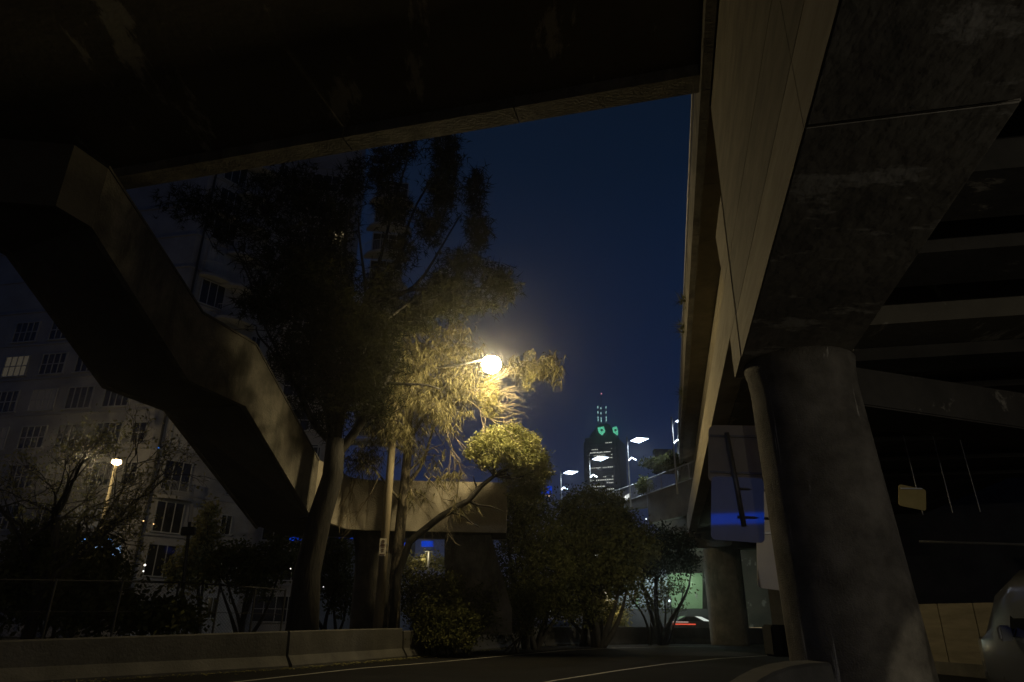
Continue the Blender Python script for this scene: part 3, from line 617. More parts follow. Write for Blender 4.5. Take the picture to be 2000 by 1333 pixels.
# parking sign on the pole
sg = Y(747.5, 1069, D0 - .26)
PS = empty('parking_sign', tuple(sg), 'small upright white parking sign with dark symbol and lines strapped to the lamp pole', 'sign')
kx = depth(sg) / F; W_, H_ = 25 * kx, 32 * kx * 1.0
ux = np.array([math.cos(.05), 0, -math.sin(.05)]) ; ux = np.array([1, 0, 0.0]); uz = np.array([0.0, 0, 1.0])
def plate(cx, cz, w_, h_, r_, th, name, m, parent, ctr, dy=0.0, cut=6, tilt=0.0, yaw=0.0):
    pts = []
    for (sx_, sz_, a0) in ((1, 1, 0), (-1, 1, 90), (-1, -1, 180), (1, -1, 270)):
        for q in range(cut + 1):
            a = R(a0 + 90 * q / cut); pts.append((cx + sx_ * (w_ / 2 - r_) + r_ * math.cos(a), dy, cz + sz_ * (h_ / 2 - r_) + r_ * math.sin(a)))
    cy_, sy_ = math.cos(yaw), math.sin(yaw)
    P_ = [ctr + np.array([(p[0] * math.cos(tilt) + p[2] * math.sin(tilt)) * cy_, p[1] - (p[0] * math.cos(tilt) + p[2] * math.sin(tilt)) * sy_, -p[0] * math.sin(tilt) + p[2] * math.cos(tilt)]) for p in pts]
    return MB().poly(P_, (sy_ * th, cy_ * th, 0)).build(name, m, parent)
W_ = 13 * kx; H_ = 31 * kx / .93
plate(0, 0, W_, H_, .03, .012, 'sign_panel', M['sign_face'], PS, sg)
ink = MB()
for cx, cz, w_, h_ in [(0, .10, W_ * .62, .022), (-.01, .055, W_ * .7, .03), (0, .0, W_ * .55, .02), (0, -.09, W_ * .4, .03), (0, -.15, W_ * .36, .025), (0, -.27, W_ * .6, .025)]:
    ink.box(sg + (cx, -.006, cz), (w_, .006, h_))
for s_ in (-1, 1): ink.poly([sg + (s_ * W_ * .42, -.009, -.27), sg + (s_ * W_ * .28, -.009, -.235), sg + (s_ * W_ * .28, -.009, -.305)], (0, .005, 0))
pr = [sg + (.055 * math.cos(a), -.006, .21 + .055 * math.sin(a)) for a in np.linspace(0, 2 * math.pi, 17)]; ink.tube(pr, .009, 4)
ink.box(sg + (0, -.007, .21), (.016, .006, .1), ax=(.7, 0, .7), az=(-.7, 0, .7)); ink.box(sg + (.0, -.0075, .21), (.014, .006, .09))
ink.build('sign_lettering', M['sign_ink'], PS)
MB().box(sg + (0, .10, .12), (.34, .16, .03)).build('strap', M['metal'], PS); MB().box(sg + (0, .10, -.15), (.34, .16, .03)).build('strap', M['metal'], PS)

# ------------------------------------------------------------------ sign backs by the column
SG = empty('road_sign', tuple(Y(1437, 940, 14.6)), 'pair of grey backs of road signs on one round post beside the big column', 'road sign')
Ds = 14.6
ct = Y(1437, 887, Ds); kx = depth(ct) / F
til = .105; YW = R(22)
plate(0, 0, 104 * kx, 106 * kx / .93, .14, .02, 'upper_panel', M['sign_back'], SG, ct, tilt=til, yaw=YW)
for dz in (.38, -.42): MB().box(ct + (dz * .1, -.05, dz), (100 * kx, .03, .045), ax=(math.cos(til) * math.cos(YW), -math.cos(til) * math.sin(YW), -math.sin(til)), ay=(math.sin(YW), math.cos(YW), 0), az=(math.sin(til), 0, math.cos(til))).build('rail', M['metal'], SG)
cl_ = Y(1440, 994, Ds - .12)
lower = plate(0, 0, 95 * kx, 110 * kx / .93, .10, .02, 'lower_panel', M['sign_back_gloss'], SG, cl_, tilt=til, yaw=YW)
lower['label'] = 'glossier lower panel reflecting a blue light'
dr = ray(1441, 1013); nv = np.array([-math.sin(YW), -math.cos(YW), 0]); rf = dr - 2 * (dr @ nv) * nv; hp = Y(1441, 1013, Ds - .12); bp_ = hp + rf * 27.0
bax = np.array([-rf[1], rf[0], 0]); bax /= np.linalg.norm(bax)
bt_ = MB().box(bp_, (7, .12, .62), bax, unit(rf * (1, 1, 0))).build('blue_light_band', emit('blue sign band', (.0, .09, 1), .7)); tag(bt_, 'blue light band out of view, mirrored in the lower sign back', 'light')
print('BAND', bp_)
MB().tube([Y(1419, 846, Ds - .1), Y(1437, 940, Ds - .2), Y(1453, 1028, Ds - .2)], .052, 12).build('post', M['metal'], SG, smooth=True)
for py_ in (955, 1010): MB().tube([Y(1440, py_, Ds - .16), Y(1510, py_ + 4, Ds - .3)], .03, 6).build('bracket', M['metal'], SG)
S3 = empty('road_sign', tuple(Y(1500, 1040, 15.2)), 'dim grey sign back partly hidden behind the left side of the big column', 'road sign')
ct = Y(1506, 1042, 15.2); plate(0, 0, .62, 2.3, .1, .02, 'panel', M['sign_back'], S3, ct, tilt=til); MB().box(ct + (.0, -.04, .0), (.6, .03, .05)).build('rail', M['metal'], S3)
S4 = empty('road_sign', tuple(Y(1785, 972, 16)), 'small dim yellow-brown sign poking out right of the big column', 'road sign')
ct = Y(1782, 972, 16); plate(0, 0, .62, .50, .06, .02, 'panel', mat('dim yellow panel', (.42, .33, .12), (.5, .4, .16), scale=3), S4, ct, tilt=.2); MB().box(ct + (.0, -.03, .2), (.5, .03, .03)).build('rail', M['metal'], S4)
# hanging rods right of the column
for i, (x0, y0, x1, y1) in enumerate([(1764, 850, 1803, 1006), (1820, 845, 1861, 1002), (1870, 842, 1915, 1000)]):
    o = MB().tube([Y(x0, y0, 17), Y(x1, y1, 17)], .012, 6).build('hanging_rod', M['metal'])
    tag(o, ['hanging rod passing behind the small dim sign', 'middle one of three thin rods hanging right of the column', 'rightmost thin rod hanging under the viaduct'][i], 'rod', 'thin rods hanging under the viaduct')
# soffit lamp fixture
fx = Y(1888, 636, 13.5); SF = empty('soffit_fixture', tuple(fx), 'small unlit floodlight on a conduit beneath the right-hand beams', 'light fixture')
MB().box(fx, (.2, .2, .16)).build('housing', M['dark_metal'], SF, bevel=.02); MB().tube([fx + (.05, 0, 0), Y(2080, 612, 12.6)], .02, 6).build('conduit', M['metal'], SF)
MB().tube([fx - K * .08, fx - K * .14], [.08, .06], 12).build('lens', M['frame'], SF)
# black box by the column
bx = Y(1519, 1251, 13.4); BB = MB().box(bx, (.36, .5, .52)).build('equipment_box', M['rubber'], bevel=.03); tag(BB, 'black box fixed low on the left of the big column', 'box')
# plants on the parapet edge
rg = np.random.default_rng(15); 
for i, (x, y) in enumerate([(1334, 590), (1331, 640), (1329, 770), (1327, 1000)]):
    p = Y(x + 5, y, Y(x, y, 1)[1] * 1); 
    d = ray(x + 6, y); t_ = 1.47 / (d @ N); p = CAM + d * t_
    V_ = [];
    v, f = tufts(np.array([p + rg.normal(size=3) * .1 for _ in range(8)]), 10, .55, .03, np.tile(-N * .6 + K * .5, (8, 1)), rg=rg)
    o = raw('parapet_weed', v, f, L_bush); tag(o, ['spiky weed high on the parapet edge', 'second spiky weed down the parapet edge', 'weed tuft on the parapet edge above the bridge lamps', 'weed at the far low end of the parapet edge'][i], 'weed', 'weeds along the parapet edge')

# ------------------------------------------------------------------ van at the right edge
vx, vy = 7.85, 8.8
VN = empty('parked_van', (vx + 1, vy + 2.3, 0), 'dark grey van cut off by the right edge of the photo', 'van')
vr = np.array([math.cos(-.14), math.sin(-.14), 0]); vf = np.array([-vr[1], vr[0], 0])
o_ = np.array([vx, vy, 0])
def V(x, y, z): return o_ + vr * x + vf * y + K * z
prof = [(.03, .35), (-.02, .55), (-.02, .95), (0.0, 1.15), (.03, 1.5), (.07, 1.9), (.14, 2.12), (.32, 2.27), (1.0, 2.34)]
full = prof + [(2.0 - a, b) for a, b in prof[:-1]][::-1]
secs = []
for y, sxx, dz in ((0, .94, -.05), (.08, .985, -.01), (.5, 1, 0), (3.4, 1, 0), (4.1, .97, -.25), (4.7, .93, -.95), (5.0, .86, -1.1)):
    secs.append([V(1 + (a - 1) * sxx, y, b if b < 1.2 else 1.2 + (b - 1.2) * max(.0, (1 + dz / .96))) for a, b in full])
MB().loft(secs).build('body', M['van'], VN, smooth=True)
gl = MB(); gl.poly([V(.42, -.012, 1.25), V(1.78, -.012, 1.25), V(1.68, .03, 1.85), V(.48, .03, 1.85)], vf * .02); gl.build('rear_window', M['glass'], VN)
for (y0, y1) in ((.5, 1.6), (1.7, 2.7), (2.8, 3.5)):
    MB().poly([V(-.008, y0, 1.22), V(-.008, y1, 1.22), V(.13, y1, 1.8), V(.13, y0, 1.8)], vr * .03 * -1).build('side_window', M['glass'], VN)
MB().box(V(1, -.06, .5), (1.96, .16, .28), vr, vf).build('bumper', M['dark_metal'], VN, bevel=.04)
for s_ in (.12, 1.88): MB().box(V(s_, -.015, 1.0), (.12, .06, .34), vr, vf).build('tail_light', M['redpaint'], VN, bevel=.02)
for y_ in (.9, 3.9):
    for x_ in (.12, 1.88):
        wh = MB().tube([V(x_ - .11, y_, .33), V(x_ + .11, y_, .33)], .33, 24).build('wheel', M['rubber'], VN)
        MB().tube([V(x_ - .12, y_, .33), V(x_ + .12, y_, .33)], .19, 16).build('rim', M['metal'], wh)
MB().box(V(-.13, 3.45, 1.28), (.2, .12, .24), vr, vf).build('mirror', M['van'], VN, bevel=.03)
MB().poly([V(.13, -.03, 1.50), V(.23, -.03, 1.47), V(.27, -.03, 1.60), V(.17, -.03, 1.64)], vf * -.01).build('blue_reflection', emit('painted blue reflection', (.05, .25, 1), .25), VN)  # blue reflection on the rear panel modelled as a faintly glowing patch
MB().poly([V(.17, -.03, 1.72), V(.19, -.03, 1.72), V(.29, -.03, 1.60), V(.27, -.03, 1.60)], vf * -.01).build('pale_stripe', M['frame'], VN); MB().poly([V(.11, -.03, 1.50), V(.13, -.03, 1.50), V(.23, -.03, 1.38), V(.21, -.03, 1.38)], vf * -.01).build('pale_stripe', M['frame'], VN)
MB().box(V(1, -.02, .93), (1.7, .02, .025), vr, vf).build('trim_strip', M['metal'], VN)

# retaining wall far right
RW = empty('retaining_wall', (16, 26, 0), 'panelled beige retaining wall lit at the far right behind the van', 'wall')
a = Y(1780, 1245, 24); b = Y(2080, 1240, 19)
a[2] = b[2] = 0; t = (b - a) / np.linalg.norm(b - a); n2 = np.array([-t[1], t[0], 0])
Lw = np.linalg.norm(b - a); nP = 4
mb = MB()
for i in range(-2, nP + 2):
    q0 = a + t * (Lw * i / nP + .03); q1 = a + t * Lw * (i + 1) / nP
    mb.hexa([q0, q1, q1 + n2 * .3, q0 + n2 * .3], [q0 + K * 2.0, q1 + K * 2.0, q1 + n2 * .3 + K * 2.0, q0 + n2 * .3 + K * 2.0])
mb.build('panels', M['web'], RW); 
MB().hexa([a + t * -6 - n2 * .1, b + t * 4 - n2 * .1, b + t * 4 + n2 * .29, a + t * -6 + n2 * .29], [a + t * -6 - n2 * .1 + K * .35, b + t * 4 - n2 * .1 + K * .35, b + t * 4 + n2 * .29 + K * .35, a + t * -6 + n2 * .29 + K * .35]).build('plinth', M['barrier'], RW)
MB().tube([Y(1795, 1058, 22), Y(2060, 1066, 20)], .04, 8).build('pipe', M['metal'], RW)
BW = MB().hexa([S(62, 0, 0), S(62, 60, 0), S(64, 60, 0), S(64, 0, 0)], [S(62, 0, 11), S(62, 60, 11), S(64, 60, 11), S(64, 0, 11)]).build('back_wall', M['soffit']); tag(BW, 'dark wall closing the space under the far viaduct', 'wall')
BW = MB().hexa([(15, 42, 0), (50, 22, 0), (51, 24, 0), (16, 44, 0)], [(15, 42, 9), (50, 22, 9), (51, 24, 9), (16, 44, 9)]).build('back_wall', M['stair_soffit']); tag(BW, 'unlit wall in the darkness right of the big column', 'wall')

# ------------------------------------------------------------------ apartment building
AP = empty('apartment_building', (0, 0, 0), 'tall pale apartment block with balconies behind the trees and stair at the left', 'building')
C0 = Y(268, 1000, 50); C0[2] = 0
dA = np.array([math.sin(R(38)), math.cos(R(38)), 0]); dL = np.array([math.sin(R(-78)), math.cos(R(-78)), 0]); dB = np.array([math.sin(R(82)), math.cos(R(82)), 0])
lenA = 9.0; C1 = C0 + dA * lenA; lenB = 3.0
while (lambda q: (Y(706, 290, q[1]) - q)[0] > 0)(C1 + dB * lenB): lenB += .1
C2 = C1 + dB * lenB; C3 = C2 + np.array([-3, 14, 0]); CL = C0 + dL * 22; C4 = CL + np.array([0, 18, 0])
HB = 52
def solid(pts, h, name, m, z0=-.1): return MB().poly([p + K * z0 for p in pts], K * (h - z0)).build(name, m, AP)
solid([CL, C0, C1, C2, C3, C4], HB, 'wall', M['render'])
def outn(d): n_ = np.array([d[1], -d[0], 0]); return n_ if n_[1] < 0 else -n_
nwin = 0
def window(o0, d, w_, h_, z, cols=2, rows=1, glass='glass'):
    n_ = outn(d); c = o0 + K * (z + h_ / 2); fr = MB(); th = .09
    fr.box(c + n_ * .04 + d * (-w_ / 2), (th, .12, h_ + th), d, n_); fr.box(c + n_ * .04 + d * (w_ / 2), (th, .12, h_ + th), d, n_)
    fr.box(c + n_ * .041 + K * (h_ / 2), (w_ - th, .118, th), d, n_); fr.box(c + n_ * .045 - K * (h_ / 2), (w_ + .3, .2, th), d, n_)
    for i in range(1, cols): fr.box(c + n_ * .035 + d * (-w_ / 2 + w_ * i / cols), (.06, .09, h_ - th), d, n_)
    for j in range(1, rows): fr.box(c + n_ * .034 + K * (-h_ / 2 + h_ * j / rows), (w_ - th, .085, .06), d, n_)
    f = fr.build('window', M['frame'], AP)
    MB().box(c + n_ * .012, (w_ - .06, .02, h_ - .06), d, n_).build('pane', M[glass], f)
M['lit_pane'] = emit('lit window', (1, .8, .45), .5)
M['dim_pane'] = emit('dim lit window', (1, .85, .6), .04)
def balcony(o0, d, w_, z, dep=1.5):
    n_ = outn(d); m = 10; arc = []
    for i in range(m + 1):
        t = -1 + 2 * i / m; arc.append(o0 + d * (w_ / 2 * t) + n_ * (.35 + dep * math.cos(t * math.pi / 2) ** .6) + K * z)
    s = MB().poly([o0 - d * w_ / 2 + K * z + n_ * .003] + arc + [o0 + d * w_ / 2 + K * z + n_ * .003], K * -.22).build('balcony', M['render'], AP)
    r_ = MB(); r_.tube([p + K * 1.05 for p in arc], .03, 5)
    for i in range(m):
        for q in (0, .33, .66): p = arc[i] * (1 - q) + arc[i + 1] * q; r_.tube([p, p + K * 1.05], .012, 4)
    r_.build('railing', M['frame'], s)
for fl in range(14):
    z = .9 + fl * 3.05
    # facade A : tall twin windows and a narrow one
    if fl < 14:
        if 0 < fl: window(C0 + dA * 2.3, dA, 2.1, 2.2, z, 3, 1, 'curtain' if fl in (4, 9) else 'glass')
        if 1 < fl: balcony(C0 + dA * 2.3, dA, 2.9, z - .5, .7) if fl % 2 else None
        window(C0 + dA * 6.9, dA, .9, 1.5, z + .3, 2)
    if fl < 8:
        for k in (4.0, 7.4, 10.8, 14.4): window(C0 + dL * k, dL, 2.3, 1.8, z + .1, 4, 1 + (k > 9), {(5, 10.8): 'curtain', (3, 7.4): 'curtain', (6, 14.4): 'dim_pane', (2, 4.0): 'dim_pane', (4, 14.4): 'curtain'}.get((fl, k), 'glass'))
        window(C0 + dL * 1.3, dL, 1.2, 1.6, z + .2, 2, 2, 'dim_pane' if fl == 2 else 'glass')
    window(C1 + dB * 2.9, dB, 3.6, 1.9, z + .1, 4, 2, 'glass')
    if fl > 4: window(C1 + dB * 9.0, dB, 3.0, 2.0, z - .1, 4, 1); balcony(C1 + dB * 9.0, dB, 4.4, z - .75)
    if fl > 6: balcony(C0 + dA * 4.6, dA, 3.6, z - .7, 1.2)
    if fl > 3: window(C1 + dB * (lenB - 1.2), dB, 1.2, 1.6, z + .2, 2, 1, 'lit_pane' if fl == 11 else 'glass')
# small ledges and lit pane high on the facade
pl = Y(427, 405, 50)
for zc in [.62 + 3.05 * q for q in range(1, 15)]:
    MB().poly([C0 + K * zc + outn(dL) * .10, CL + K * zc + outn(dL) * .10, CL + K * zc + outn(dL) * .003, C0 + K * zc + outn(dL) * .003], K * .14).build('ledge', M['render_shade'], AP)
    MB().poly([C1 + K * zc + outn(dB) * .10, C2 + K * zc + outn(dB) * .10, C2 + K * zc + outn(dB) * .003, C1 + K * zc + outn(dB) * .003], K * .14).build('ledge', M['render_shade'], AP)
    MB().poly([C0 + K * zc + outn(dA) * .12, C1 + K * zc + outn(dA) * .12, C1 + K * zc + outn(dA) * .003, C0 + K * zc + outn(dA) * .003], K * .14).build('ledge', M['render_shade'], AP)
dp = C0 - outn(dA) * 0 + dA * .5 + outn(dA) * .16
MB().tube([dp, dp + K * 40], .09, 8).build('drainpipe', M['dark_metal'], AP)
# second block further behind
AB = empty('apartment_building', (-30, 90, 0), 'lower plain block further behind under the footbridge stair', 'building')
MB().box((-26, 76, 5), (30, 14, 10.2)).build('wall', M['render_shade'], AB)
for i in range(8): 
    f = MB().box((-38 + i * 3.4, 68.95, 4.5), (1.6, .12, 1.6)).build('window', M['frame'], AB); MB().box((-38 + i * 3.4, 68.87, 4.5), (1.4, .06, 1.4)).build('pane', M['glass'], f)

# ------------------------------------------------------------------ small lamp on the left
LL = empty('street_lamp', tuple(np.array(Y(203, 1040, 44)) * (1, 1, 0)), 'small warm street lamp seen through the bare branches at the left', 'street lamp')
lp = Y(228, 902, 44); bt = lp * (1, 1, 0) + K * -.1
MB().tube([bt, lp + K * .0], [.16, .10], 10).build('pole', M['timber'], LL, smooth=True)
MB().tube([lp + K * .1, lp + K * .32], [.26, .08], 12).build('lamp_cap', M['dark_metal'], LL, smooth=True)
MB().tube([lp - K * .24, lp - K * .1, lp + K * .1], [.12, .30, .27], 14).build('lamp_bowl', emit('small warm lamp', (1, .72, .34), 14), LL, smooth=True)
point(lp + (-.8, -2.0, -.1), (1, .78, .42), 420, .1, 'lamp_light', LL)

# ------------------------------------------------------------------ thin post with camera at the fence, fence
TP = empty('thin_post', tuple(Y(350, 1228, 26) * (1, 1, 0)), 'thin dark post with a pale capped head rising above the fence', 'post')
tb = Y(349, 1232, 26); tt = Y(374, 985, 26)
MB().tube([tb, tt], .06, 8).build('post', M['dark_metal'], TP); MB().tube([Y(371, 1020, 26), tt], [.10, .07], 10).build('cap', M['sign_back'], TP)
MB().box(Y(368, 1038, 25.9), (.5, .2, .3)).build('camera_box', M['dark_metal'], TP, bevel=.03)
FE = empty('wire_fence', (-10, 24, 0), 'dark wire mesh fence with round posts behind the left barrier', 'fence')
FPX = [(-40, 1132, 20.5), (110, 1134, 22), (240, 1136, 23.5), (350, 1138, 25), (430, 1143, 26.3), (500, 1148, 27.6), (558, 1153, 29)]
P3 = [Y(*q) for q in FPX]
fm = MB()
for i in range(len(P3) - 1):
    a, b = P3[i], P3[i + 1]; a0 = a * (1, 1, 0); b0 = b * (1, 1, 0)
    fm.tube([a, b], .028, 6); fm.tube([a0 + K * .4, b0 + K * .4], .02, 5); fm.tube([a0 + K * (a[2] * .62), b0 + K * (b[2] * .62)], .012, 4)
fm.build('rail', M['dark_metal'], FE)
for p in P3: MB().tube([p * (1, 1, 0) - K * .1, p + K * .05], .04, 8).build('post', M['dark_metal'], FE)
wv = MB()
for i in range(len(P3) - 1):
    a, b = P3[i], P3[i + 1]; L_ = np.linalg.norm((b - a)[:2]); n_ = int(L_ / .12)
    for j in range(-18, n_):
        for sgn in (0, 1):
            t0 = j / n_; t1 = (j + 18) / n_
            c0_, c1_ = max(t0, 0), min(t1, 1)
            if c1_ <= c0_: continue
            h0 = (c0_ - t0) / (t1 - t0); h1_ = (c1_ - t0) / (t1 - t0)
            if sgn: h0, h1_ = 1 - h0, 1 - h1_
            p = a + (b - a) * c0_; q = a + (b - a) * c1_
            p = np.array([p[0], p[1], .4 + (p[2] - .4) * h0]); q = np.array([q[0], q[1], .4 + (q[2] - .4) * h1_])
            wv.tube([p, q], .004, 3, cap=False)
wv.build('mesh', M['dark_metal'], FE)

# ------------------------------------------------------------------ far bridge with white lamps
LB = [(1095, 925, 66), (1151, 898, 60), (1225, 862, 54), (1312, 824, 48)]
names = ['leftmost white twin-arm lamp above the round trees', 'white lamp just in front of the skyscraper base', 'tallest-looking white lamp at the right side of the skyscraper', 'white lamp half hidden at the parapet edge of the viaduct']
M['white_lamp'] = emit('white lamp', (.72, .86, 1), 9)
def white_lamp():
    e = empty('bridge_lamp', (0, 0, 0))
    MB().tube([(0, 0, -5.2), (0, 0, .15)], [.07, .05], 8).build('pole', M['frame'], e)
    MB().tube([(0, 0, -.25), (.3, -.05, .0), (.45, -.1, .04)], .035, 6).build('arm', M['frame'], e)
    MB().poly([(.22, 0, .03), (.62, -1.15, .03), (1.68, -.5, .12), (1.15, 1.0, .12)], (0, 0, .05)).build('lamp_housing', M['metal'], e)
    MB().poly([(.25, 0, .0), (.63, -1.1, .0), (1.64, -.48, .09), (1.14, .95, .09)], (0, 0, .018)).build('lamp_panel', M['white_lamp'], e)
    MB().tube([(0, 0, -1.6), (.28, -.05, -1.35), (.62, -.1, -1.55)], .045, 6).build('lower_arm', M['white_lamp'], e)
    MB().tube([(0, 0, .15), (0, 0, .35)], .07, 8).build('finial', M['frame'], e)
    return e
proto = None
for i, q in enumerate(LB):
    e = white_lamp() if i == 0 else copy_tree(proto); proto = proto or e
    e.location = Y(*q); tag(e, names[i], 'street lamp', 'white lamps on the far bridge')
    l = bpy.data.lights.new('lamp_light', 'SPOT'); l.energy = 260; l.color = (.72, .86, 1); l.spot_size = R(150); l.shadow_soft_size = .2
    lo = bpy.data.objects.new('lamp_light', l); col.objects.link(lo); lo.parent = e; lo.location = (.95, -.1, -.12)
# railing bridge
RB = empty('railing_bridge', (15, 50, 0), 'concrete ramp bridge with upright bar railing meeting the viaduct at the right', 'bridge')
pa, pm, pb = Y(1188, 964, 62), Y(1240, 946, 56), Y(1345, 905, 47)
pe = pb + (pb - pm) * .5
def dn(p, d): return p - K * d
ra = MB(); ra.tube([pa, pm, pb, pe], .05, 6); ra.tube([dn(pa, 1.1), dn(pm, 1.1), dn(pb, 1.1), dn(pe, 1.1)], .04, 6)
for A_, B_, n_ in ((pa, pm, 26), (pm, pb, 46), (pb, pe, 20)):
    for j in range(n_): p = A_ + (B_ - A_) * j / n_; ra.tube([p, dn(p, 1.1)], .018 if j % 12 else .05, 4)
ra.build('railing', M['metal'], RB)
q0, q1, q2 = dn(Y(1262, 938, 54), 1.12), dn(pb, 1.12), dn(pe, 1.12)
MB().poly([q0, q2, dn(q2, 2.4), dn(q0, 2.2)], (.3, 1.2, 0)).build('side_beam', M['barrier'], RB)
MB().poly([dn(q0, 2.25) + (.5, .3, 0), dn(q2, 2.45) + (0, .3, 0), dn(q2, 4.6) + (0, .3, 0), dn(q0, 3.9) + (2.5, .3, 0)], (.3, 1.2, 0)).build('lower_wall', M['barrier'], RB)
MB().poly([pa - K * 1.13, q0 + (0, .1, 0), dn(q0, .9) + (0, .1, 0), pa - K * 1.6], (.2, 1.0, 0)).build('side_beam', M['barrier'], RB)
o = MB().poly([Y(1213, 974, 58), Y(1232, 962, 58), Y(1232, 972, 58), Y(1214, 979, 58)], (0, .1, 0)).build('strip_light', emit('white lit panel', (.95, 1, .95), 1.2)); tag(o, 'bright white strip light below the railing', 'light')
rg = np.random.default_rng(16)
C, O = subs([blob(1290, 905, 50, 40, 10), blob(1320, 900, 49, 22, 10), blob(1258, 950, 54, 14, 14)], [70, 30, 40], rg, .1)
v, f = quads(jitter_cloud(C, 18, .2, rg), .16, rg); o = raw('bridge_hedge', v, f, L_bush); tag(o, 'low planting growing along the railing of the ramp bridge', 'hedge')
bb = MB().box(Y(1297, 902, 75), (2.2, 1, 2.6)).build('roof_sign_box', M['towerwall']); tag(bb, 'small dark rooftop block carrying a white lit sign behind the railing', 'rooftop block')
MB().box(Y(1297, 901, 74.3), (.42, .1, .5)).build('lit_sign', emit('small white sign', (1, .95, 1), 2.5), bb)
# blue lit canopy, white strips
def glow(name, x0, y0, x1, y1, D, m, label, cat='light', th=.2):
    p = [Y(x0, y0, D), Y(x1, y0, D), Y(x1, y1, D), Y(x0, y1, D)]
    o = MB().poly(p, (0, th, 0)).build(name, m); tag(o, label, cat); return o
Mblue = emit('blue light', (.0, .06, .75), .55); Mwh = emit('white strip', (1, .95, .85), 1.5); Mcy = emit('cyan light', (.15, .45, 1), 1.2)
glow('blue_light', 1057, 950, 1078, 968, 80, Mblue, 'deep blue lit panel above the trees left of the leftmost white lamp')
glow('strip_light', 1060, 968, 1074, 970, 79, emit('orange strip', (1, .7, .4), 1.2), 'thin warm strip under the blue panel')
for i, (x0, y0, x1, y1) in enumerate([(1012, 964, 1030, 969), (974, 979, 988, 984)]): glow('strip_light', x0, y0, x1, y1, 70, Mwh, ['row of white lights just left of the blue panel', 'small white lights low behind the rounded crown'][i])
for i, (x0, y0, x1, y1, l) in enumerate([(150, 1072, 185, 1086, 'left blue-white screen glowing through the shrubs'), (186, 1062, 232, 1086, 'right blue-white screen glowing through the shrubs below the small lamp'), (160, 1052, 215, 1060, 'thin cyan strip above the two screens')]):
    glow('lit_screen', x0, y0, x1, y1, 33, [emit('screen white', (.45, .7, 1), .9), emit('screen pale', (.4, .65, 1), .8), Mcy][i], l, 'screen')
for i, (x0, y0, x1, y1, l) in enumerate([(563, 1044, 598, 1056, 'blue strip left of the thick trunk under the stair'), (640, 1046, 720, 1052, 'thin blue strip right of the thick trunk'), (823, 1057, 846, 1068, 'blue umbrella-shaped glow under the walkway'), (785, 1060, 797, 1066, 'tiny blue light beside the rough trunk')]):
    glow('blue_light', x0, y0, x1, y1, 50, Mblue, l)
rgw = np.random.default_rng(3)
sp = [(456, 1106, 'w'), (462, 1112, 'w'), (470, 1106, 'w'), (486, 1107, 'c'), (590, 1128, 'w'), (1068, 1184, 'c'), (1074, 1194, 'w'), (1262, 1014, 'w'), (1072, 1040, 'b'), (1064, 1034, 'w'), (1370, 1137, 'w'), (413, 1105, 'b'), (433, 1103, 'w'), (438, 1109, 'w'), (478, 1109, 'w'), (497, 1112, 'w'), (568, 1110, 'W'), (575, 1140, 'c'), (799, 1056, 'W'), (1063, 1190, 'c'), (1096, 1193, 'w'), (1308, 1075, 'o'), (1320, 1068, 'o'), (300, 1024, 'o'), (280, 1018, 'o'), (283, 1104, 'W'), (280, 1116, 'w'), (632, 1146, 'w'), (640, 1168, 'w'), (650, 1160, 'w'), (310, 875, 'b'), (637, 1152, 'c'), (1180, 1143, 'w'), (1148, 1177, 'W'), (1185, 1174, 'W'), (1225, 1132, 'c'), (1292, 1128, 'w')]
Ms = {'w': emit('far white', (1, 1, .95), 2), 'W': emit('far bright', (1, .95, .8), 5), 'b': emit('far blue', (.05, .25, 1), 2), 'c': emit('far cyan', (.4, .9, 1), 1.6), 'o': emit('far orange', (1, .6, .25), 2.5)}
cn = {'w': 'white', 'W': 'bright warm white', 'b': 'blue', 'c': 'cyan', 'o': 'orange'}
for x, y, c in sp:
    D = 45 if x < 1000 else 60
    p = Y(x, y, D); r_ = (.045 if c in 'wbco' else .055) * D / 45
    o = MB().tube([p + (0, 0, -r_), p + (0, 0, -r_ * .4), p + (0, 0, r_ * .4), p + (0, 0, r_)], [r_ * .4, r_, r_, r_ * .4], 8).build('far_light', Ms[c])
    tag(o, 'tiny %s point of light seen through the leaves under the viaduct and stair' % cn[c], 'light', 'tiny %s lights seen through the leaves' % cn[c])
# white umbrella / warm hedge under the walkway
# ------------------------------------------------------------------ building with green wall
GB = empty('service_building', (10, 64, 0), 'low building with a green wall and a pale grey wall lit below the far viaduct', 'building')
D = 57
def wallpx(x0, y0, x1, y1, name, m, th=1.0, D=57, lbl=None):
    p = [Y(x0, y0, D), Y(x1, y0, D), Y(x1, y1, D), Y(x0, y1, D)]
    return MB().poly(p, (0, th, 0)).build(name, m, GB, label=lbl)
wallpx(1305, 1120, 1372, 1189, 'green_wall', M['far_green']); wallpx(1195, 1125, 1303.5, 1189, 'grey_wall', M['far_grey']); wallpx(1190, 1190, 1390, 1226, 'base_wall', M['towerwall'], D=56.8)
wallpx(1359, 1160, 1362, 1169, 'lit_notice', emit('pale notice', (.8, 1, .75), .25), .05, 56.9); wallpx(1306, 1172, 1309, 1176, 'door_light', emit('door light', (.8, 1, 1), 2), .05, 56.9)
wallpx(1298, 1165, 1311, 1189, 'door', M['towerwall'], .06, 56.93)
wallpx(1242, 1150, 1247, 1189, 'wall_post', M['far_green'], .1, 56.9)
point(Y(1345, 1135, 54.5), (.75, 1, .7), 150, .2, 'wall_light', GB); point(Y(1260, 1140, 54.5), (.75, .9, 1), 170, .2, 'wall_light', GB)
o = MB().poly([Y(1386, 1188, 56), Y(1404, 1188, 56), Y(1404, 1222, 56), Y(1388, 1222, 56)], (0, .3, 0)).build('red_panel', M['redpaint']); tag(o, 'red board with pale marks at the foot of the far pier', 'board')
point(Y(1398, 1180, 54), (1, .9, .8), 5, .1, 'panel_light', o)
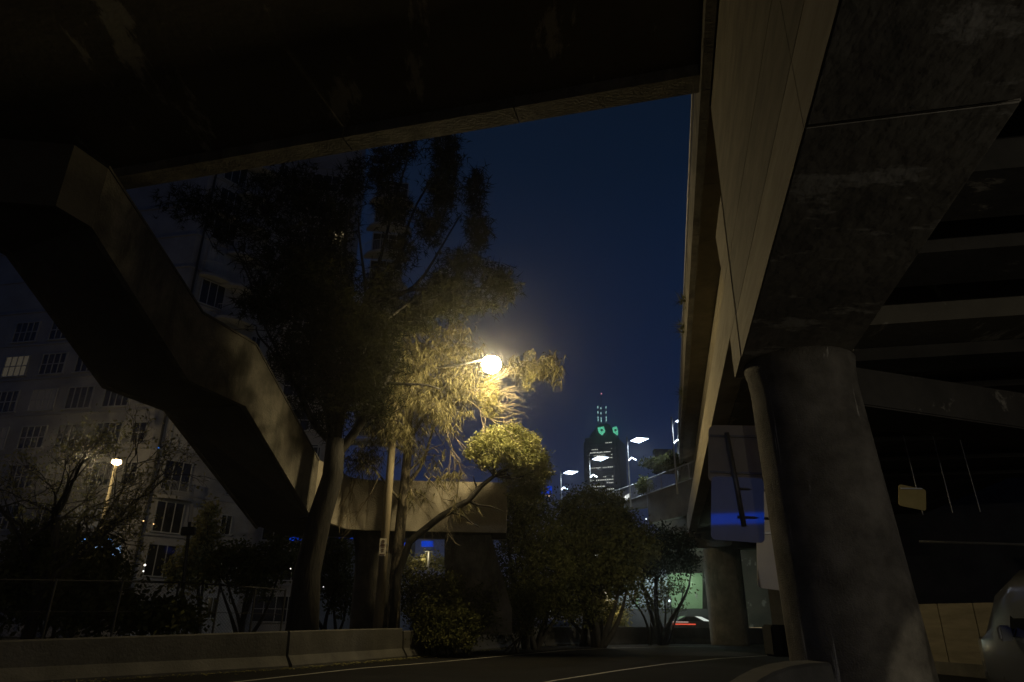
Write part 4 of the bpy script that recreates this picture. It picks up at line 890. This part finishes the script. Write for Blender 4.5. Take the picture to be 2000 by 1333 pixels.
o2 = MB(); 
for i in range(5): o2.box(Y(1391 + i * .5, 1195 + i * 5, 55.9), (.22, .05, .14))
o2.build('pale_marks', M['frame'], o)
glow('strip_light', 1340, 1224, 1402, 1225.5, 54, emit('warm kerb light', (1, .75, .4), .5), 'thin warm light line above the far barrier left of the far pier')
glow('strip_light', 1457, 1226, 1506, 1227.5, 54, emit('warm kerb light', (1, .75, .4), .45), 'thin warm light line above the far barrier right of the far pier')
# parked car far under the viaduct
cp = Y(1355, 1213, 53); CR = empty('parked_car', (cp[0], cp[1], 0), 'low dark car with pale windscreen glint and red tail lights by the green wall', 'car')
cs = [(-2.2, .55), (-2.1, .9), (-1.5, 1.0), (-.8, 1.4), (.6, 1.42), (1.3, 1.0), (2.1, .85), (2.2, .5), (2.0, .25), (-2.0, .25)]
MB().poly([(cp[0] + a, cp[1] - .8, b + .35) for a, b in cs], (0, 1.6, 0)).build('body', M['van'], CR, bevel=.06)
MB().poly([(cp[0] - .75, cp[1] - .83, 1.68), (cp[0] + .5, cp[1] - .83, 1.70), (cp[0] + 1.0, cp[1] - .83, 1.42), (cp[0] - 1.1, cp[1] - .83, 1.42)], (0, .02, 0)).build('side_window', M['glass'], CR)
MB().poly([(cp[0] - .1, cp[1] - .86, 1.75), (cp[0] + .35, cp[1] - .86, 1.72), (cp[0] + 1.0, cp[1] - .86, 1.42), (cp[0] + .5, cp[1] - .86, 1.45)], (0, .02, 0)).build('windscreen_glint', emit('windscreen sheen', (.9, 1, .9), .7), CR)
MB().box((cp[0] - .9, cp[1] - .84, 1.22), (1.6, .04, .07)).build('tail_light', emit('tail light', (1, .12, .06), .8), CR)
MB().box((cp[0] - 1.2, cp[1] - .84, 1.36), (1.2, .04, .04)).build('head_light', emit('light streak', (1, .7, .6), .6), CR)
for a in (-1.4, 1.4): MB().tube([(cp[0] + a, cp[1] - .82, .33), (cp[0] + a, cp[1] - .6, .33)], .33, 16).build('wheel', M['rubber'], CR)
# warm lit brush and wall behind low tree
bw = empty('garden_lamp', tuple(Y(1190, 1185, 54) * (1, 1, 0)), 'hidden warm garden lamp lighting the bushes left of the grey wall', 'lamp')
gp = Y(1185, 1165, 50.5); MB().tube([gp * (1, 1, 0), gp], .04, 6).build('post', M['dark_metal'], bw); MB().tube([gp, gp + K * .2], .1, 8).build('lamp_bowl', emit('garden lamp glow', (1, .85, .5), 4), bw); point(gp + (0, -.4, .1), (1, .8, .45), 160, .1, 'lamp_light', bw)
leafy('shrub', 'bush glowing yellow beside the hidden garden lamp', 1185, 1226, 51.5, [(1180, 1195, 0, 22, 24, 60), (1205, 1205, 0, 22, 18, 40), (1120, 1185, 0, 26, 20, 30)], L_pale, .13, 24, 46, .05, 3, 'shrub', None, sd=.25)
# warm small hedge under the walkway
leafy('shrub', 'yellow-lit foliage far under the walkway right of the sign post', 830, 1160, 46, [(815, 1100, 0, 26, 12, 40), (850, 1098, 0, 20, 9, 26)], L_pale, .16, 12, 47, .05, 2, 'shrub', None, sd=.25)
gp = Y(838, 1078, 45); bw = empty('umbrella_lamp', tuple(gp * (1, 1, 0)), 'slim pale lamp post under the blue glow beneath the walkway', 'lamp'); MB().tube([gp * (1, 1, 0), gp], .07, 6).build('post', M['frame'], bw); MB().tube([gp, gp + K * .1], [.3, .1], 10).build('lamp_cap', M['frame'], bw); point(gp + (-.3, -.3, -.2), (1, .85, .5), 20, .1, 'lamp_light', bw)

# ------------------------------------------------------------------ skyscraper
TD = 460.0
def TY(x, y): return Y(x, y, TD)
base = TY(1187, 1000); k = depth(TY(1187, 900)) / F
TW = empty('skyscraper', (base[0], base[1], 0), 'distant dark skyscraper with lit windows, green-lit crown and antenna masts', 'skyscraper')
cx = base[0]; tl = 0.0
th = R(-22); tx = np.array([math.cos(th), math.sin(th), 0]); ty = np.array([-math.sin(th), math.cos(th), 0])
cT = np.array([TY(1187, 900)[0], TD + 13, 0])
def tz(y): return TY(1187, y)[2]
def tbox(w_, d_, z0, z1, name, m, off=(0, 0)):
    return MB().box(cT + tx * off[0] + ty * off[1] + K * (z0 + z1) / 2, (w_, d_, z1 - z0), tx, ty).build(name, m, TW)
zt = tz(852); zc = tz(832)
W0 = 22
tbox(W0, W0, -1, zt, 'tower_shaft', M['towerwall']); tbox(W0 * .82, W0 * 1.16, -1, tz(858), 'side_bays', M['towerwall']); tbox(W0 * 1.16, W0 * .82, -1, tz(858), 'side_bays', M['towerwall'])
s = W0 / 2
c8 = lambda f, z: [cT + tx * a * s * f + ty * b * s * f + K * z for a, b in ((-1, -.4), (-.4, -1), (.4, -1), (1, -.4), (1, .4), (.4, 1), (-.4, 1), (-1, .4))]
MB().loft([c8(.96, zt), c8(.8, tz(840)), c8(.5, tz(828)), c8(.42, tz(822))]).build('crown', M['towerwall'], TW)
Mg = emit('green floodlit stone', (.16, .85, .5), .9)
for px_, wpx in ((1175, 13), (1202, 9)):
    c = Y(px_, 841, TD - 4); kk = depth(c) / F
    MB().poly([c + (-wpx * kk * .55, 0, 6 * kk), c + (wpx * kk * .35, 0, 8 * kk), c + (wpx * kk * .55, 0, -2 * kk), c + (wpx * kk * (.1 if px_ < 1190 else .5), 0, -9 * kk), c + (-wpx * kk * .4, 0, -3 * kk)], (0, 2, 0)).build('green_gable', Mg, TW)
    MB().tube([c + (0, -1, 0), c + (0, -.4, 0)], 2.2 * kk, 14).build('clock_ring', M['towerwall'], TW)
lt = MB(); li = MB()
for i, x in enumerate((1168, 1174, 1184)):
    p0, p1 = Y(x, 828, TD), Y(x - .6, 793, TD); lt.tube([p0, p1], .45, 5)
    for j, yy in enumerate((796, 806, 816, 821)): q = Y(x - .4 + .2 * j, yy + (i % 2) * 1.5, TD - 2); li.box(q, (.45, .3, 1.5))
lt.tube([Y(1174, 793, TD), Y(1174.5, 770, TD)], .3, 5)
for y_ in (800, 810, 820): lt.tube([Y(1168, y_, TD), Y(1184, y_, TD)], .25, 4)
lt.build('antenna_mast', M['towerwall'], TW); li.build('mast_lights', emit('mast light', (.55, 1, .95), 1.2), TW)
MB().box(Y(1174.6, 769.5, TD), (.55, .55, .55)).build('beacon', emit('red beacon', (1, .3, .4), 3.0), TW)
# windows: glazing bands and lit panes on the two seen faces
rw = np.random.default_rng(8)
dk = MB(); lw = MB(); H_ = zt; fl = 2.1
for k_ in range(8, int(H_ / fl) - 1):
    z = k_ * fl
    for face in range(2):
        dirv, nv, half = (tx, -ty, s * 1.16) if face == 0 else (-ty, tx * 1, s * 1.16)
        if face == 1: dirv, nv = ty, -tx
        rowlit = rw.random() < .6; run = False
        for j in range(14):
            q = cT + nv * (half + .06) + dirv * ((j - 6.5) / 14 * W0 * .78) + K * (z + .8)
            dk.box(q, (W0 * .78 / 14 * .8, .1, 1.0), dirv, nv)
            if rw.random() < .35: run = rw.random() < (.55 if rowlit else .10)
            if run: lw.box(q + nv * .08, (W0 * .78 / 14 * rw.uniform(.45, .8), .1, rw.uniform(.35, .7)), dirv, nv)
o = dk.build('window_panes', M['glass'], TW); o['kind'] = 'stuff'
o = lw.build('lit_windows', emit('office light', (.95, .97, .85), 1.1), TW); o['kind'] = 'stuff'

# ------------------------------------------------------------------ added lamps out of view, placed to brighten dark parts
def added_lamp(x, y, z, label, en, c, kind='POINT', aim=None, size=60, blend=.15):
    e = empty('street_lamp', (x, y, 0), label, 'street lamp')
    MB().tube([(x, y, -.1), (x, y, z + .25)], [.09, .06], 8).build('pole', M['metal'], e)
    MB().box((x, y - .3, z + .25), (.25, .7, .12)).build('lamp_housing', M['metal'], e)
    if kind == 'POINT': point((x, y - .45, z), c, en, .1, 'lamp_light', e)
    else:
        l = bpy.data.lights.new('lamp_light', 'SPOT'); l.energy = en; l.color = c; l.spot_size = R(size); l.spot_blend = blend; l.shadow_soft_size = .05
        o = bpy.data.objects.new('lamp_light', l); col.objects.link(o); o.parent = e; o.location = (0, -.45, z)
        d = Vector(aim) - Vector((x, y - .45, z)); o.rotation_euler = d.to_track_quat('-Z', 'Y').to_euler()
added_lamp(3.2, -3.0, 1.3, 'added low spot lamp out of view behind the camera, lighting the column foot', 1500, (1, .90, .68), 'SPOT', (7.15, 12.2, .35), 10.5, .25)  # added spot aimed to light the foot of the column
added_lamp(13.6, -.4, 5.2, 'added lamp out of view to the right, brightening column and undersides', 560, (1, .91, .74))  # added lamp that brightens the column side and the undersides
added_lamp(19.0, 15.5, 4.6, 'added lamp out of view lighting the panelled wall', 110, (1, .82, .5), 'SPOT', (15.5, 22, .6), 75, .2)  # added spot for the panelled wall
added_lamp(15.0, 32.0, 4.6, 'added lamp hidden behind the big column to light the far barrier', 900, (1, .86, .6), 'SPOT', (3.0, 41.0, .3), 62, .5)  # unseen spot added to lift the far barrier and trees
added_lamp(-2.0, -16.0, 5.6, 'added fill lamp behind the camera', 430, (1, .88, .62))  # added general fill from behind the camera

# ------------------------------------------------------------------ haze added to give the lamps a halo
HZ = 0.0013
if HZ:
    hm = bpy.data.materials.new('haze'); hm.use_nodes = True; t = hm.node_tree; t.nodes.remove(t.nodes['Principled BSDF'])
    pv = t.nodes.new('ShaderNodeVolumePrincipled'); pv.inputs['Density'].default_value = HZ; pv.inputs['Color'].default_value = (.9, .9, .9, 1); pv.inputs['Anisotropy'].default_value = .93
    t.links.new(pv.outputs[0], t.nodes['Material Output'].inputs['Volume'])
    o = MB().box((0, 290, 99), (700, 700, 202)).build('haze', hm); o['kind'] = 'stuff'; o['label'] = 'thin haze added for the halo around the lamps'
